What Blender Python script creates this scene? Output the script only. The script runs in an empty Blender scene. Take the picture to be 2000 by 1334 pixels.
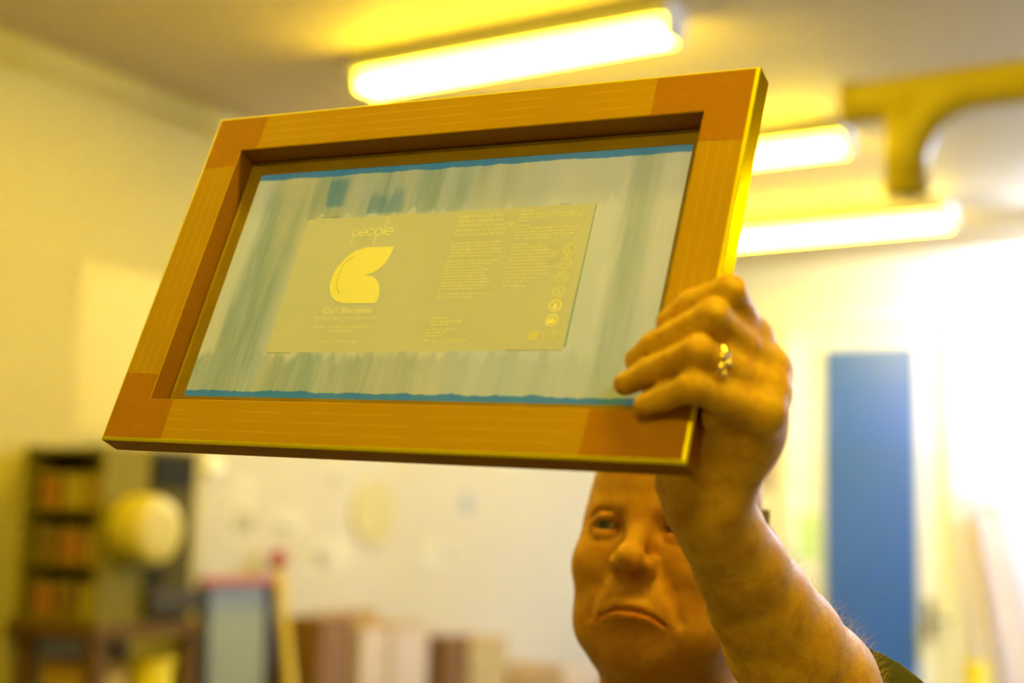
import bpy, bmesh, math, random
import numpy as np
import openvdb
from mathutils import Vector, Matrix
from math import sin, cos, pi, radians

sc = bpy.context.scene
C = sc.collection
random.seed(7)
rng = np.random.default_rng(5)

# ------------------------------------------------------------------ camera
CAMZ = 1.58
FPX = 2778.0
yaw, pitch, roll = radians(32), radians(7.45), radians(1.5)
Fv = Vector((-sin(yaw) * cos(pitch), cos(yaw) * cos(pitch), sin(pitch)))
R0 = Vector((cos(yaw), sin(yaw), 0.0))
U0 = R0.cross(Fv)
Rv = R0 * cos(roll) + U0 * sin(roll)
Uv = -R0 * sin(roll) + U0 * cos(roll)
CAM = Vector((0, 0, CAMZ))
cd = bpy.data.cameras.new('camera')
cam = bpy.data.objects.new('camera', cd)
C.objects.link(cam)
cam.matrix_world = Matrix(((Rv.x, Uv.x, -Fv.x, CAM.x), (Rv.y, Uv.y, -Fv.y, CAM.y), (Rv.z, Uv.z, -Fv.z, CAM.z), (0, 0, 0, 1)))
cd.sensor_width = 36
cd.lens = FPX * 36 / 2000
cd.dof.use_dof = True
cd.dof.focus_distance = 1.0
cd.dof.aperture_fstop = 50 / 1000 / 0.0180
cd.clip_start = 0.05
sc.camera = cam

# ------------------------------------------------------------------ light and exposure
sc.view_settings.view_transform = 'Standard'
sc.view_settings.look = 'None'
sc.view_settings.gamma = 1
sc.view_settings.use_curve_mapping = False
sc.view_settings.exposure = 0.0
w = bpy.data.worlds.new('daylight')
w.use_nodes = True
w.node_tree.nodes['Background'].inputs[0].default_value = (0.75, 0.85, 1, 1)
w.node_tree.nodes['Background'].inputs[1].default_value = 0.25
sc.world = w
LAMP_COL = (1.0, 0.73, 0.030)
LAMP_STR = 116.0
DAY_COL = (0.68, 0.80, 1.0)


def area(name, loc, size, size_y, power, col, direction):
    l = bpy.data.lights.new(name, 'AREA')
    l.shape = 'RECTANGLE'
    l.size = size
    l.size_y = size_y
    l.energy = power
    l.color = col
    o = bpy.data.objects.new(name, l)
    o.location = loc
    o.rotation_euler = Vector(direction).to_track_quat('-Z', 'Y').to_euler()
    C.objects.link(o)
    return o


# daylight entering by the windows of the right wall, far end of the room
area('window_daylight', (1.93, 7.15, 1.95), 1.6, 1.5, 60, DAY_COL, (-0.75, 0.65, 0.04))
area('window_daylight', (1.93, 4.6, 1.95), 1.7, 1.5, 1, DAY_COL, (-1, 0, -0.1))


# ------------------------------------------------------------------ helpers
def vec(x, y, Z):                       # a sight line of the photo at a given distance along the view axis
    return CAM + (Fv + Rv * ((x - 1000) / FPX) - Uv * ((y - 667) / FPX)) * Z


def ray_at(x, y, axis, val):
    d = Fv + Rv * ((x - 1000) / FPX) - Uv * ((y - 667) / FPX)
    return CAM + d * ((val - CAM[axis]) / d[axis])


def srgb(r, g, b):
    f = lambda c: c / 12.92 if c <= 0.04045 else ((c + 0.055) / 1.055) ** 2.4
    return (f(r / 255), f(g / 255), f(b / 255), 1)


class NT:
    def __init__(s, name):
        s.m = bpy.data.materials.new(name)
        s.m.use_nodes = True
        s.t = s.m.node_tree
        s.t.nodes.clear()
        s.out = s.t.nodes.new('ShaderNodeOutputMaterial')

    def n(s, typ, **kw):
        nd = s.t.nodes.new('ShaderNode' + typ)
        for k, v in kw.items():
            if k.startswith('i_'):
                key = k[2:].replace('_', ' ')
                s.set(nd.inputs[key], v)
            else:
                setattr(nd, k, v)
        return nd

    def set(s, inp, v):
        if isinstance(v, bpy.types.NodeSocket):
            s.t.links.new(v, inp)
        elif isinstance(v, (tuple, list)) and inp.type == 'RGBA' and len(v) == 3:
            inp.default_value = (*v, 1)
        else:
            inp.default_value = v

    def math(s, op, a, b=0.0, c=0.0, clamp=False):
        nd = s.t.nodes.new('ShaderNodeMath')
        nd.operation = op
        nd.use_clamp = clamp
        s.set(nd.inputs[0], a)
        s.set(nd.inputs[1], b)
        s.set(nd.inputs[2], c)
        return nd.outputs[0]

    def mix(s, f, a, b):
        nd = s.t.nodes.new('ShaderNodeMix')
        nd.data_type = 'RGBA'
        s.set(nd.inputs[0], f)
        s.set(nd.inputs[6], a)
        s.set(nd.inputs[7], b)
        return nd.outputs[2]

    def step(s, x, lo, hi):             # smooth 0..1 ramp
        nd = s.t.nodes.new('ShaderNodeMapRange')
        nd.interpolation_type = 'SMOOTHSTEP'
        s.set(nd.inputs[0], x)
        s.set(nd.inputs[1], lo)
        s.set(nd.inputs[2], hi)
        nd.inputs[3].default_value = 0
        nd.inputs[4].default_value = 1
        return nd.outputs[0]

    def xyz(s, scale=(1, 1, 1), loc=(0, 0, 0)):
        tc = s.n('TexCoord')
        mp = s.n('Mapping')
        mp.inputs['Scale'].default_value = scale
        mp.inputs['Location'].default_value = loc
        s.t.links.new(tc.outputs['Object'], mp.inputs['Vector'])
        return mp.outputs[0]

    def noise(s, scale, detail=3, vecscale=(1, 1, 1), rough=0.5, loc=(0, 0, 0)):
        nd = s.n('TexNoise')
        s.t.links.new(s.xyz(vecscale, loc), nd.inputs['Vector'])
        nd.inputs['Scale'].default_value = scale
        nd.inputs['Detail'].default_value = detail
        nd.inputs['Roughness'].default_value = rough
        return nd.outputs['Fac']

    def bsdf(s, col, rough=0.6, **kw):
        b = s.n('BsdfPrincipled')
        s.set(b.inputs['Base Color'], col)
        s.set(b.inputs['Roughness'], rough)
        for k, v in kw.items():
            s.set(b.inputs[k.replace('_', ' ')], v)
        return b

    def bump(s, b, h, strength=0.2, dist=0.001):
        nd = s.n('Bump')
        nd.inputs['Strength'].default_value = strength
        nd.inputs['Distance'].default_value = dist
        s.set(nd.inputs['Height'], h)
        s.t.links.new(nd.outputs[0], b.inputs['Normal'])

    def done(s, b):
        s.t.links.new(b.outputs[0] if not isinstance(b, bpy.types.NodeSocket) else b, s.out.inputs['Surface'])
        return s.m


_mc = {}


def mat(name, col, rough=0.6, var=0.12, scale=8.0, **kw):
    if name in _mc:
        return _mc[name]
    t = NT(name)
    c = col[:3]
    n = t.noise(scale, 4)
    dark = tuple(x * (1 - var) for x in c)
    lite = tuple(min(1, x * (1 + var)) for x in c)
    b = t.bsdf(t.mix(n, (*dark, 1), (*lite, 1)), rough, **kw)
    _mc[name] = t.done(b)
    return _mc[name]


def link(name, me, m, parent=None, smooth=False):
    o = bpy.data.objects.new(name, me)
    C.objects.link(o)
    if m is not None:
        for mm in (m if isinstance(m, (list, tuple)) else [m]):
            me.materials.append(mm)
    if smooth:
        me.polygons.foreach_set('use_smooth', [True] * len(me.polygons))
    if parent:
        o.parent = parent
    return o


def obj(name, bm, m, parent=None, smooth=False, bevel=0.0):
    me = bpy.data.meshes.new(name)
    bmesh.ops.recalc_face_normals(bm, faces=bm.faces)
    bm.to_mesh(me)
    bm.free()
    o = link(name, me, m, parent, smooth)
    if bevel:
        md = o.modifiers.new('bevel', 'BEVEL')
        md.width = bevel
        md.segments = 2
        md.limit_method = 'ANGLE'
    return o


def thing(name, label, cat, loc=(0, 0, 0), rz=0.0, group=None):
    o = bpy.data.objects.new(name, None)
    o.empty_display_size = 0.05
    C.objects.link(o)
    o.location = loc
    o.rotation_euler = (0, 0, rz)
    return tag(o, label, cat, group)


def tag(o, label, cat, group=None):
    o['label'] = label
    o['category'] = cat
    if group:
        o['group'] = group
    return o


def struct(o):
    o['kind'] = 'structure'
    return o


def box(bm, lo, hi):
    lo, hi = Vector(lo), Vector(hi)
    vs = [bm.verts.new((x, y, z)) for x in (lo.x, hi.x) for y in (lo.y, hi.y) for z in (lo.z, hi.z)]
    for f in ((0, 1, 3, 2), (4, 6, 7, 5), (0, 4, 5, 1), (2, 3, 7, 6), (0, 2, 6, 4), (1, 5, 7, 3)):
        bm.faces.new([vs[i] for i in f])
    return bm


def newbox(lo, hi):
    return box(bmesh.new(), lo, hi)


def tube(bm, pts, radii, seg=16, caps=True):
    pts = [Vector(p) for p in pts]
    if not isinstance(radii, (list, tuple)):
        radii = [radii] * len(pts)
    rings = []
    prev = None
    for i, p in enumerate(pts):
        d = (pts[min(i + 1, len(pts) - 1)] - pts[max(i - 1, 0)]).normalized()
        if prev is None:
            a = d.orthogonal().normalized()
        else:
            a = (prev - d * prev.dot(d)).normalized()
        prev = a
        b = d.cross(a)
        rings.append([bm.verts.new(p + (a * cos(2 * pi * k / seg) + b * sin(2 * pi * k / seg)) * radii[i]) for k in range(seg)])
    for r0, r1 in zip(rings, rings[1:]):
        for k in range(seg):
            bm.faces.new((r0[k], r0[(k + 1) % seg], r1[(k + 1) % seg], r1[k]))
    if caps:
        bm.faces.new(rings[0][::-1])
        bm.faces.new(rings[-1])
    return bm


def lathe(bm, prof, seg=24, centre=(0, 0, 0)):
    rings = []
    cx, cy, cz = centre
    for r, z in prof:
        if r < 1e-6:
            rings.append([bm.verts.new((cx, cy, cz + z))])
        else:
            rings.append([bm.verts.new((cx + r * cos(2 * pi * k / seg), cy + r * sin(2 * pi * k / seg), cz + z)) for k in range(seg)])
    for a, b in zip(rings, rings[1:]):
        if len(a) == 1 and len(b) == 1:
            continue
        for k in range(seg):
            k2 = (k + 1) % seg
            if len(a) == 1:
                bm.faces.new((a[0], b[k], b[k2]))
            elif len(b) == 1:
                bm.faces.new((a[k], a[k2], b[0]))
            else:
                bm.faces.new((a[k], a[k2], b[k2], b[k]))
    return bm


# ------------------------------------------------------------------ room
XL, XR, YB, YF = -4.0, 2.0, 8.2, -3.2
ZC = CAMZ + 1.65


def paint(name, col, rough=0.7, tint=(0.9, 0.9, 0.9)):
    t = NT(name)
    n1 = t.noise(1.3, 4)
    n2 = t.noise(18, 3)
    c = t.mix(n1, (*[x * 0.95 for x in col], 1), (*col, 1))
    c = t.mix(t.math('MULTIPLY', n2, 0.15), c, (*[col[i] * tint[i] for i in range(3)], 1))
    b = t.bsdf(c, rough)
    t.bump(b, t.noise(60, 2), 0.1)
    return t.done(b)


wall_m = paint('white_wall_paint', (0.38, 0.38, 0.385))
t = NT('lamplit_wall_paint')            # yellow lamp light on the near length is put into the colour
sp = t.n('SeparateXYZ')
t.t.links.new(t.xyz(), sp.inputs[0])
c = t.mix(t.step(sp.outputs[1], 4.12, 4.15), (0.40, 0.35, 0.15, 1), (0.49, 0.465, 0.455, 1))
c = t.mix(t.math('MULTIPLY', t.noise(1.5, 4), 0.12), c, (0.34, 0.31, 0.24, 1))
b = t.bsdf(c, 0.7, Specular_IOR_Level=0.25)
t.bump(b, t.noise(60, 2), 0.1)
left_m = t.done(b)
back_m = paint('daylit_wall_paint', (0.76, 0.78, 0.82))  # bluish brightness of the daylight is put into the back wall's colour
dim_m = paint('tan_wall_paint', (0.34, 0.30, 0.22))
ceil_m = paint('ceiling_paint', (0.60, 0.50, 0.35))
t = NT('concrete_floor')
fl_m = t.done(t.bsdf(t.mix(t.noise(3, 6), (0.11, 0.10, 0.09, 1), (0.18, 0.17, 0.155, 1)), 0.55))
TH = 0.12
struct(obj('floor', newbox((XL - TH, YF - TH, -0.1), (XR + TH, YB + TH, 0)), fl_m))
struct(obj('ceiling', newbox((XL - TH, YF - TH, ZC), (XR + TH, YB + TH, ZC + 0.1)), ceil_m))
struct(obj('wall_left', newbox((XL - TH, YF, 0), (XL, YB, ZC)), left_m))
struct(obj('wall_front', newbox((XL, YF - TH, 0), (XR, YF, ZC)), dim_m))
# right wall with two window openings
WIN = [(3.75, 5.45), (6.3, 8.0)]
z0w, z1w = 1.2, 2.7
bm = bmesh.new()
box(bm, (XR, YF, 0), (XR + TH, YB, z0w))
box(bm, (XR, YF, z1w), (XR + TH, YB, ZC))
ys = [YF] + [v for a in WIN for v in a] + [YB]
for i in range(0, len(ys), 2):
    box(bm, (XR, ys[i], z0w), (XR + TH, ys[i + 1], z1w))
struct(obj('wall_right', bm, dim_m))
glass = NT('window_glass')
gb = glass.bsdf((0.95, 0.97, 1, 1), 0.02, Transmission_Weight=1.0, IOR=1.1)
glass = glass.done(gb)
white_trim = mat('white_gloss_trim', (0.76, 0.79, 0.85), 0.35, 0.03)
for i, (a, b) in enumerate(WIN):
    bm = bmesh.new()
    for z in (z0w, z1w - 0.05):
        box(bm, (XR + 0.02, a, z), (XR + 0.08, b, z + 0.05))
    for y in (a, (a + b) / 2 - 0.025, b - 0.05):
        box(bm, (XR + 0.021, y, z0w), (XR + 0.079, y + 0.05, z1w))
    wf = struct(obj('window_%d' % (i + 1), bm, white_trim))
    obj('pane', newbox((XR + 0.045, a, z0w), (XR + 0.05, b, z1w)), glass, wf)

# back wall, with the door set in it
dA = ray_at(1553, 640, 1, YB)
dB = ray_at(1850, 640, 1, YB)
dzt = ray_at(1700, 640, 1, YB).z
dx0, dx1 = dA.x, dB.x
bm = bmesh.new()
box(bm, (XL, YB, 0), (dx0, YB + TH, ZC))
box(bm, (dx1, YB, 0), (XR, YB + TH, ZC))
box(bm, (dx0, YB, dzt), (dx1, YB + TH, ZC))
struct(obj('wall_back', bm, back_m))
bm = bmesh.new()
box(bm, (dx0 - 0.07, YB - 0.025, 0), (dx0, YB, dzt + 0.07))
box(bm, (dx1, YB - 0.025, 0), (dx1 + 0.07, YB, dzt + 0.07))
box(bm, (dx0, YB - 0.025, dzt), (dx1, YB, dzt + 0.07))
struct(obj('trim_1', bm, white_trim))
door = struct(obj('door_1', newbox((dx0 + 0.003, YB + 0.015, 0.005), (dx1 - 0.003, YB + 0.06, dzt - 0.003)), white_trim, bevel=0.003))
pA, pB = ray_at(1608, 681, 1, YB), ray_at(1788, 681, 1, YB)
blue_m = mat('blue_gloss_panel', srgb(20, 84, 188), 0.34, 0.05, 2, Specular_IOR_Level=0.9, Coat_Weight=0.6, Coat_Roughness=0.3)
obj('blue_panel', newbox((pA.x, YB + 0.004, 0.15), (pB.x, YB + 0.0148, pA.z)), blue_m, door, bevel=0.002)
hz = ray_at(1815, 1210, 1, YB)
steel = mat('brushed_steel', (0.35, 0.34, 0.33), 0.35, 0.1, Metallic=1.0)
bm = bmesh.new()
box(bm, (hz.x - 0.025, YB + 0.0, hz.z - 0.11), (hz.x + 0.025, YB + 0.015, hz.z + 0.11))
tube(bm, [(hz.x, YB + 0.01, hz.z), (hz.x, YB - 0.05, hz.z), (hz.x + 0.02, YB - 0.06, hz.z), (hz.x + 0.12, YB - 0.06, hz.z - 0.005)], 0.012, 10)
obj('door_handle', bm, mat('dark_handle_metal', (0.12, 0.11, 0.10), 0.4), door)
bm = bmesh.new()
box(bm, (XL, YF, 0), (XL + 0.015, YB, 0.1))
struct(obj('baseboard_left', bm, white_trim))

# ------------------------------------------------------------------ ceiling tube lights
tube_t = NT('glowing_tube')
em = tube_t.n('Emission')
em.inputs[0].default_value = (*LAMP_COL, 1)
em.inputs[1].default_value = LAMP_STR
tube_m = tube_t.done(em)
house_m = mat('white_enamel_batten', (0.8, 0.8, 0.78), 0.4, 0.03)
cap_m = mat('lamp_end_cap', (0.6, 0.6, 0.58), 0.5, 0.05)
lamp_z = ZC


def make_light():
    r = thing('tube_light', '', 'ceiling light')
    L = 0.62
    bm = bmesh.new()                    # a shallow trapezoid batten that carries the two tubes
    prof = [(-0.045, 0), (0.045, 0), (0.09, -0.055), (0.085, -0.062), (-0.085, -0.062), (-0.09, -0.055)]
    e = [[bm.verts.new((x, y, z)) for (y, z) in prof] for x in (-L, L)]
    for k in range(6):
        bm.faces.new((e[0][k], e[0][(k + 1) % 6], e[1][(k + 1) % 6], e[1][k]))
    bm.faces.new(e[0])
    bm.faces.new(e[1][::-1])
    obj('housing', bm, house_m, r)
    for s in (-1, 1):
        bm = bmesh.new()
        tube(bm, [(-0.598, s * 0.034, -0.098), (0.598, s * 0.034, -0.098)], 0.0165, 16)
        obj('tube', bm, tube_m, r, smooth=False)
    for s in (-1, 1):
        bm = newbox((s * 0.612 - 0.012, -0.06, -0.118), (s * 0.612 + 0.012, 0.06, -0.062))
        obj('lamp_holder', bm, cap_m, r, bevel=0.004)
    return r


def copy_tree(o, parent=None):
    c = o.copy()
    C.objects.link(c)
    c.parent = parent
    for ch in [k for k in bpy.data.objects if k.parent == o]:
        copy_tree(ch, c)
    return c


l0 = make_light()
spots = [(-2.49, 3.92, 'lit ceiling tube light right above the hand-held printing screen'),
         (-2.44, 5.43, 'second lit ceiling tube light, half hidden by the right side of the screen'),
         (-2.44, 7.0, 'farthest lit ceiling tube light, just under the open end of the yellow duct'),
         (-2.49, 2.37, 'ceiling tube light in front of the one above the screen'),
         (-2.49, 0.82, 'ceiling tube light beside the camera position by the left wall'),
         (0.2, 0.82, 'ceiling tube light over the camera'),
         (0.2, -1.3, 'ceiling tube light behind the camera')]
for i, (x, y, lab) in enumerate(spots):
    o = l0 if i == 0 else copy_tree(l0)
    o.location = (x, y, ZC)
    tag(o, lab, 'ceiling light', 'tube lights on the ceiling')

wt = NT('glowing_white_tube')
em = wt.n('Emission')
em.inputs[0].default_value = (0.64, 0.77, 1.0, 1)
em.inputs[1].default_value = 1100
white_tube = wt.done(em)
wtm = None
for (x, y, lab) in ((-0.72, 7.35, 'daylight white ceiling tube light at the right edge, near the back wall'), (0.75, 7.35, 'unseen white tube light added farther right to light the back wall')):  # the second tube is out of view, added to whiten the back wall
    o = copy_tree(l0)
    o.location = (x, y, ZC)
    tag(o, lab, 'ceiling light', 'white tube lights on the ceiling')
    for ch in o.children:
        if ch.name.startswith('tube'):
            if wtm is None:
                wtm = ch.data.copy()
                wtm.materials[0] = white_tube
            ch.data = wtm

# ------------------------------------------------------------------ yellow duct
duct_m = mat('yellow_duct_paint', (0.56, 0.45, 0.015), 0.45, 0.08, 5)
ZD = 3.9
pa = vec(1655, 205, ZD)
hz_ = pa.z
pc = vec(1768, 190, ZD)
yd = pa.y
xc = ray_at(1768, 190, 1, yd).x
zb = ray_at(1768, 378, 1, yd).z
rd = 0.058
du = thing('duct', 'yellow tee shaped extraction duct with an open end, hanging below the ceiling at right', 'duct', (xc, yd, hz_))
bm = bmesh.new()
tube(bm, [(pa.x - xc, 0, 0), (1.4, 0, 0)], rd, 28)
obj('main_pipe', bm, duct_m, du, smooth=False)
bm = bmesh.new()
tube(bm, [(0, 0, 0.0), (0, 0, zb - hz_)], rd, 28, caps=False)
tube(bm, [(0, 0, zb - hz_), (0, 0, zb - hz_ + 0.02)], rd + 0.006, 28, caps=False)
br = obj('branch_pipe', bm, duct_m, du, smooth=True)
md = br.modifiers.new('wall', 'SOLIDIFY')
md.thickness = 0.003
bm = bmesh.new()
arc = [(0.20 - 0.20 * cos(a), 0, -0.20 + 0.20 * sin(a)) for a in [k * pi / 2 / 10 for k in range(11)]]
tube(bm, arc, rd * 0.99, 24)
obj('elbow', bm, duct_m, du, smooth=True)
bm = bmesh.new()
tube(bm, [(pa.x - xc - 0.004, 0, 0), (pa.x - xc + 0.03, 0, 0)], rd + 0.006, 28)
obj('end_cap', bm, duct_m, du)
for hx in (0.35, 1.2):
    bm = bmesh.new()
    tube(bm, [(hx, 0, rd), (hx, 0, ZC - hz_)], 0.005, 8)
    tube(bm, [(hx - 0.012, 0, 0), (hx + 0.012, 0, 0)], rd + 0.004, 24)
    obj('hanger', bm, steel, du)

# ------------------------------------------------------------------ the hand-held printing screen
S = 0.84
W2, H2 = 264.6, 165.6
Ocam = Vector((-0.07947, 0.06432, 1.14564)) * S
Xc = Vector((0.87736648, 0.00179655, -0.47981749))
Yc = Vector((0.22386842, 0.88294714, 0.41265879))


def c2w(v):
    return Rv * v[0] + Uv * v[1] + Fv * v[2]


FO = CAM + c2w(Ocam)
FX = c2w(Xc).normalized()
FY = c2w(Yc)
FY = (FY - FX * FY.dot(FX)).normalized()
FN = FX.cross(FY)                        # towards the camera
Nc = Vector((0.42439485, -0.46946898, 0.77426604))
scr = thing('printing_screen', 'hand-held screen printing frame wrapped in orange tape with a pale shampoo label stencil', 'screen printing frame')
scr.matrix_world = Matrix(((FX.x, FY.x, FN.x, FO.x), (FX.y, FY.y, FN.y, FO.y), (FX.z, FY.z, FN.z, FO.z), (0, 0, 0, 1)))
k_ = S * 0.001

t = NT('orange_tape')
sep = t.n('SeparateXYZ')
t.t.links.new(t.xyz((1 / k_, 1 / k_, 1 / k_)), sep.inputs[0])
ax = t.math('SUBTRACT', W2, t.math('ABSOLUTE', sep.outputs[0]))
ay = t.math('SUBTRACT', H2, t.math('ABSOLUTE', sep.outputs[1]))
d = t.math('MINIMUM', ax, ay)
wob = t.math('MULTIPLY', t.math('SUBTRACT', t.noise(18, 2), 0.5), 1.6)
d = t.math('ADD', d, wob)
lines = None
for at, wd in ((11.5, 0.5), (20.5, 0.5), (29.0, 0.45)):
    l = t.math('SUBTRACT', 1.0, t.step(t.math('ABSOLUTE', t.math('SUBTRACT', d, at)), 0.0, wd * 1.6))
    lines = l if lines is None else t.math('MAXIMUM', lines, l)
lines = t.math('MULTIPLY', lines, t.step(t.noise(30, 2), 0.3, 0.6))
base = t.mix(t.noise(14, 4), (0.38, 0.215, 0.002, 1), (0.45, 0.26, 0.003, 1))
base = t.mix(t.math('MULTIPLY', lines, 0.32), base, (0.72, 0.52, 0.05, 1))
b = t.bsdf(base, 0.5, Coat_Weight=0.12, Coat_Roughness=0.2, Specular_IOR_Level=0.15)
t.bump(b, t.noise(40, 3), 0.15, 0.0006)
tape_m = t.done(b)
t = NT('doubled_orange_tape')
lines2 = t.math('MULTIPLY', t.step(t.noise(90, 3), 0.55, 0.75), 0.35)
b = t.bsdf(t.mix(lines2, (0.34, 0.145, 0.002, 1), (0.42, 0.20, 0.004, 1)), 0.5, Coat_Weight=0.1, Coat_Roughness=0.2, Specular_IOR_Level=0.15)
tape2_m = t.done(b)
t = NT('shaded_tape')  # shade inside the frame is put into this darker tape colour
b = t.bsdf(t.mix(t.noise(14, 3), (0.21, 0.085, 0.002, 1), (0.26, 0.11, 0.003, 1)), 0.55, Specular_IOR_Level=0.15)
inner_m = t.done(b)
t = NT('glossy_yellow_edge')
b = t.bsdf(t.mix(t.noise(30, 3), (0.95, 0.82, 0.004, 1), (1.0, 0.9, 0.006, 1)), 0.3)
edge_m = t.done(b)
t = NT('amber_side_resin')
b = t.bsdf(t.mix(t.noise(12, 3), (0.44, 0.26, 0.004, 1), (0.54, 0.33, 0.006, 1)), 0.18)
side_m = t.done(b)
for mm_, mv in ((edge_m, 0.45), (side_m, 1.0)):
    mm_.node_tree.nodes['Principled BSDF'].inputs['Metallic'].default_value = mv
    mm_.node_tree.nodes['Principled BSDF'].inputs['Specular Tint'].default_value = (0.75, 0.55, 0.02, 1)

BAR, TK = 39.0, 24.0
ED = 3.0


def loop_mesh(prof, mats=None):
    """closed rectangular loop; prof = list of (inset, z) in mm, mitred corners"""
    bm = bmesh.new()
    rings = []
    for ins, z in prof:
        x, y = W2 - ins, H2 - ins
        rings.append([bm.verts.new((sx * x * k_, sy * y * k_, z * k_)) for sx, sy in ((-1, -1), (1, -1), (1, 1), (-1, 1))])
    n = len(rings)
    for i in range(n):
        a, b_ = rings[i], rings[(i + 1) % n]
        for j in range(4):
            f = bm.faces.new((a[j], a[(j + 1) % 4], b_[(j + 1) % 4], b_[j]))
            if mats:
                f.material_index = mats[i]
    return bm


ED = 2.6
prof = [(1.5, -TK), (0, -TK + 1.5)] + [(ED - ED * cos(radians(a_)), -ED + ED * sin(radians(a_))) for a_ in range(0, 91, 15)] + [(BAR - 0.8, 0), (BAR, -0.8), (BAR, -TK)]
me_bm = loop_mesh(prof, [0, 1] + [2] * 6 + [0, 0, 3, 0])
me_bm.faces.ensure_lookup_table()
for f_ in me_bm.faces:                  # shade of the under side is put into its darker colour
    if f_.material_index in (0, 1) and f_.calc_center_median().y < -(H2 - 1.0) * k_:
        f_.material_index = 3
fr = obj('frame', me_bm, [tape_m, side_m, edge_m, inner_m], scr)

# doubled tape at the four corners
for (sx, sy, lx, ly) in ((-1, 1, 58, 56), (1, 1, 84, 67), (-1, -1, 66, 62), (1, -1, 80, 60)):
    bm = bmesh.new()
    zt = 0.12
    pts = [(0 + ED, 0 + ED), (lx, ED), (lx - 1, BAR - 0.5), (BAR - 0.5, BAR - 0.5), (BAR - 0.5, ly), (ED, ly + 1)]
    for z in (0.02, zt):
        pass
    lo_ = [bm.verts.new((sx * (W2 - px) * k_, sy * (H2 - py) * k_, 0.02 * k_)) for px, py in pts]
    hi_ = [bm.verts.new((sx * (W2 - px) * k_, sy * (H2 - py) * k_, zt * k_)) for px, py in pts]
    bm.faces.new(lo_)
    bm.faces.new(hi_)
    for j in range(6):
        bm.faces.new((lo_[j], lo_[(j + 1) % 6], hi_[(j + 1) % 6], hi_[j]))
    o = obj('corner_tape', bm, tape2_m, scr)
    o['label'] = 'darker doubled tape at the corner'

# mesh fabric with brushed blue emulsion
t = NT('brushed_emulsion_mesh')
sep = t.n('SeparateXYZ')
t.t.links.new(t.xyz((1 / k_, 1 / k_, 1 / k_)), sep.inputs[0])
X, Y = sep.outputs[0], sep.outputs[1]
n_fine = t.noise(1, 5, (330, 14, 1), 0.6)
n_mid = t.noise(1, 3, (50, 6, 1), 0.55, (3, 1, 0))
n_big = t.noise(1, 2, (22, 5, 1), 0.5, (7, 2, 0))
wobx = t.math('MULTIPLY', t.math('SUBTRACT', t.noise(1, 3, (90, 20, 1)), 0.5), 46.0)
Yw = t.math('ADD', Y, wobx)
Xw = t.math('ADD', X, t.math('MULTIPLY', t.math('SUBTRACT', n_mid, 0.5), 30.0))
left_band = t.math('MULTIPLY', t.step(Xw, -206.0, -186.0), t.math('SUBTRACT', 1.0, t.step(Xw, -158.0, -132.0)))
left_band = t.math('MULTIPLY', left_band, t.math('SUBTRACT', 1.0, t.math('MULTIPLY', t.step(Y, 55.0, 108.0), 0.55)))
bot_band = t.math('SUBTRACT', 1.0, t.step(Yw, -78.0, -66.0))
bot_band = t.math('MULTIPLY', bot_band, t.math('SUBTRACT', 1.0, t.math('MULTIPLY', t.step(X, -40.0, 60.0), 0.62)))
top_band = t.math('MULTIPLY', t.step(Yw, 58.0, 66.0), t.math('SUBTRACT', 1.0, t.math('MULTIPLY', t.step(X, -20.0, 120.0), 0.75)))
top_band = t.math('MULTIPLY', top_band, t.step(Xw, -150.0, -135.0))
right_band = t.math('MULTIPLY', t.math('MULTIPLY', t.step(Xw, 160.0, 172.0), t.math('SUBTRACT', 1.0, t.step(Xw, 186.0, 200.0))), 0.62)
band = t.math('MAXIMUM', t.math('MAXIMUM', left_band, t.math('MULTIPLY', bot_band, 0.9)), t.math('MAXIMUM', t.math('MULTIPLY', top_band, 0.85), right_band))
st = t.math('MULTIPLY', band, t.math('ADD', 0.5, t.math('MULTIPLY', t.step(n_mid, 0.36, 0.66), 0.5)))
st = t.math('MULTIPLY', st, t.math('ADD', 0.62, t.math('MULTIPLY', n_fine, 0.75)), clamp=True)
fine = t.math('MULTIPLY', t.math('SUBTRACT', n_fine, 0.5), 0.5)
pale = t.mix(t.step(X, -200.0, 200.0), (0.62, 0.63, 0.35, 1), (0.68, 0.72, 0.60, 1))  # daylight behind the right side is put into the colour, bluer there
pale = t.mix(t.step(n_big, 0.4, 0.65), pale, (0.58, 0.67, 0.58, 1))
col = t.mix(st, pale, (0.28, 0.38, 0.27, 1))
# hard deep-blue patches where the brush stopped
patch = t.math('MULTIPLY', t.math('MULTIPLY', t.step(Xw, -128.0, -126.0), t.math('SUBTRACT', 1.0, t.step(Xw, -113.0, -106.0))), t.step(Y, 71.0, 76.0))
patch = t.math('MULTIPLY', patch, t.math('SUBTRACT', 1.0, t.step(Y, 98.0, 108.0)))
patch2 = t.math('MULTIPLY', t.math('MULTIPLY', t.step(Xw, -84.0, -80.0), t.math('SUBTRACT', 1.0, t.step(Xw, -52.0, -44.0))), t.math('MULTIPLY', t.step(Y, 63.0, 66.0), t.math('SUBTRACT', 1.0, t.step(Yw, 74.0, 92.0))))
patch = t.math('MAXIMUM', patch, t.math('MULTIPLY', patch2, 0.8))
col = t.mix(t.math('MULTIPLY', patch, 0.7), col, (0.07, 0.24, 0.34, 1))
edge = t.math('MAXIMUM', t.step(t.math('ADD', Y, t.math('MULTIPLY', n_mid, 5.0)), 108.5, 110.0),
              t.math('SUBTRACT', 1.0, t.step(t.math('SUBTRACT', Y, t.math('MULTIPLY', n_mid, 9.0)), -112.5, -111.0)))
col = t.mix(t.math('MULTIPLY', edge, 0.9), col, (0.015, 0.19, 0.50, 1))
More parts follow.
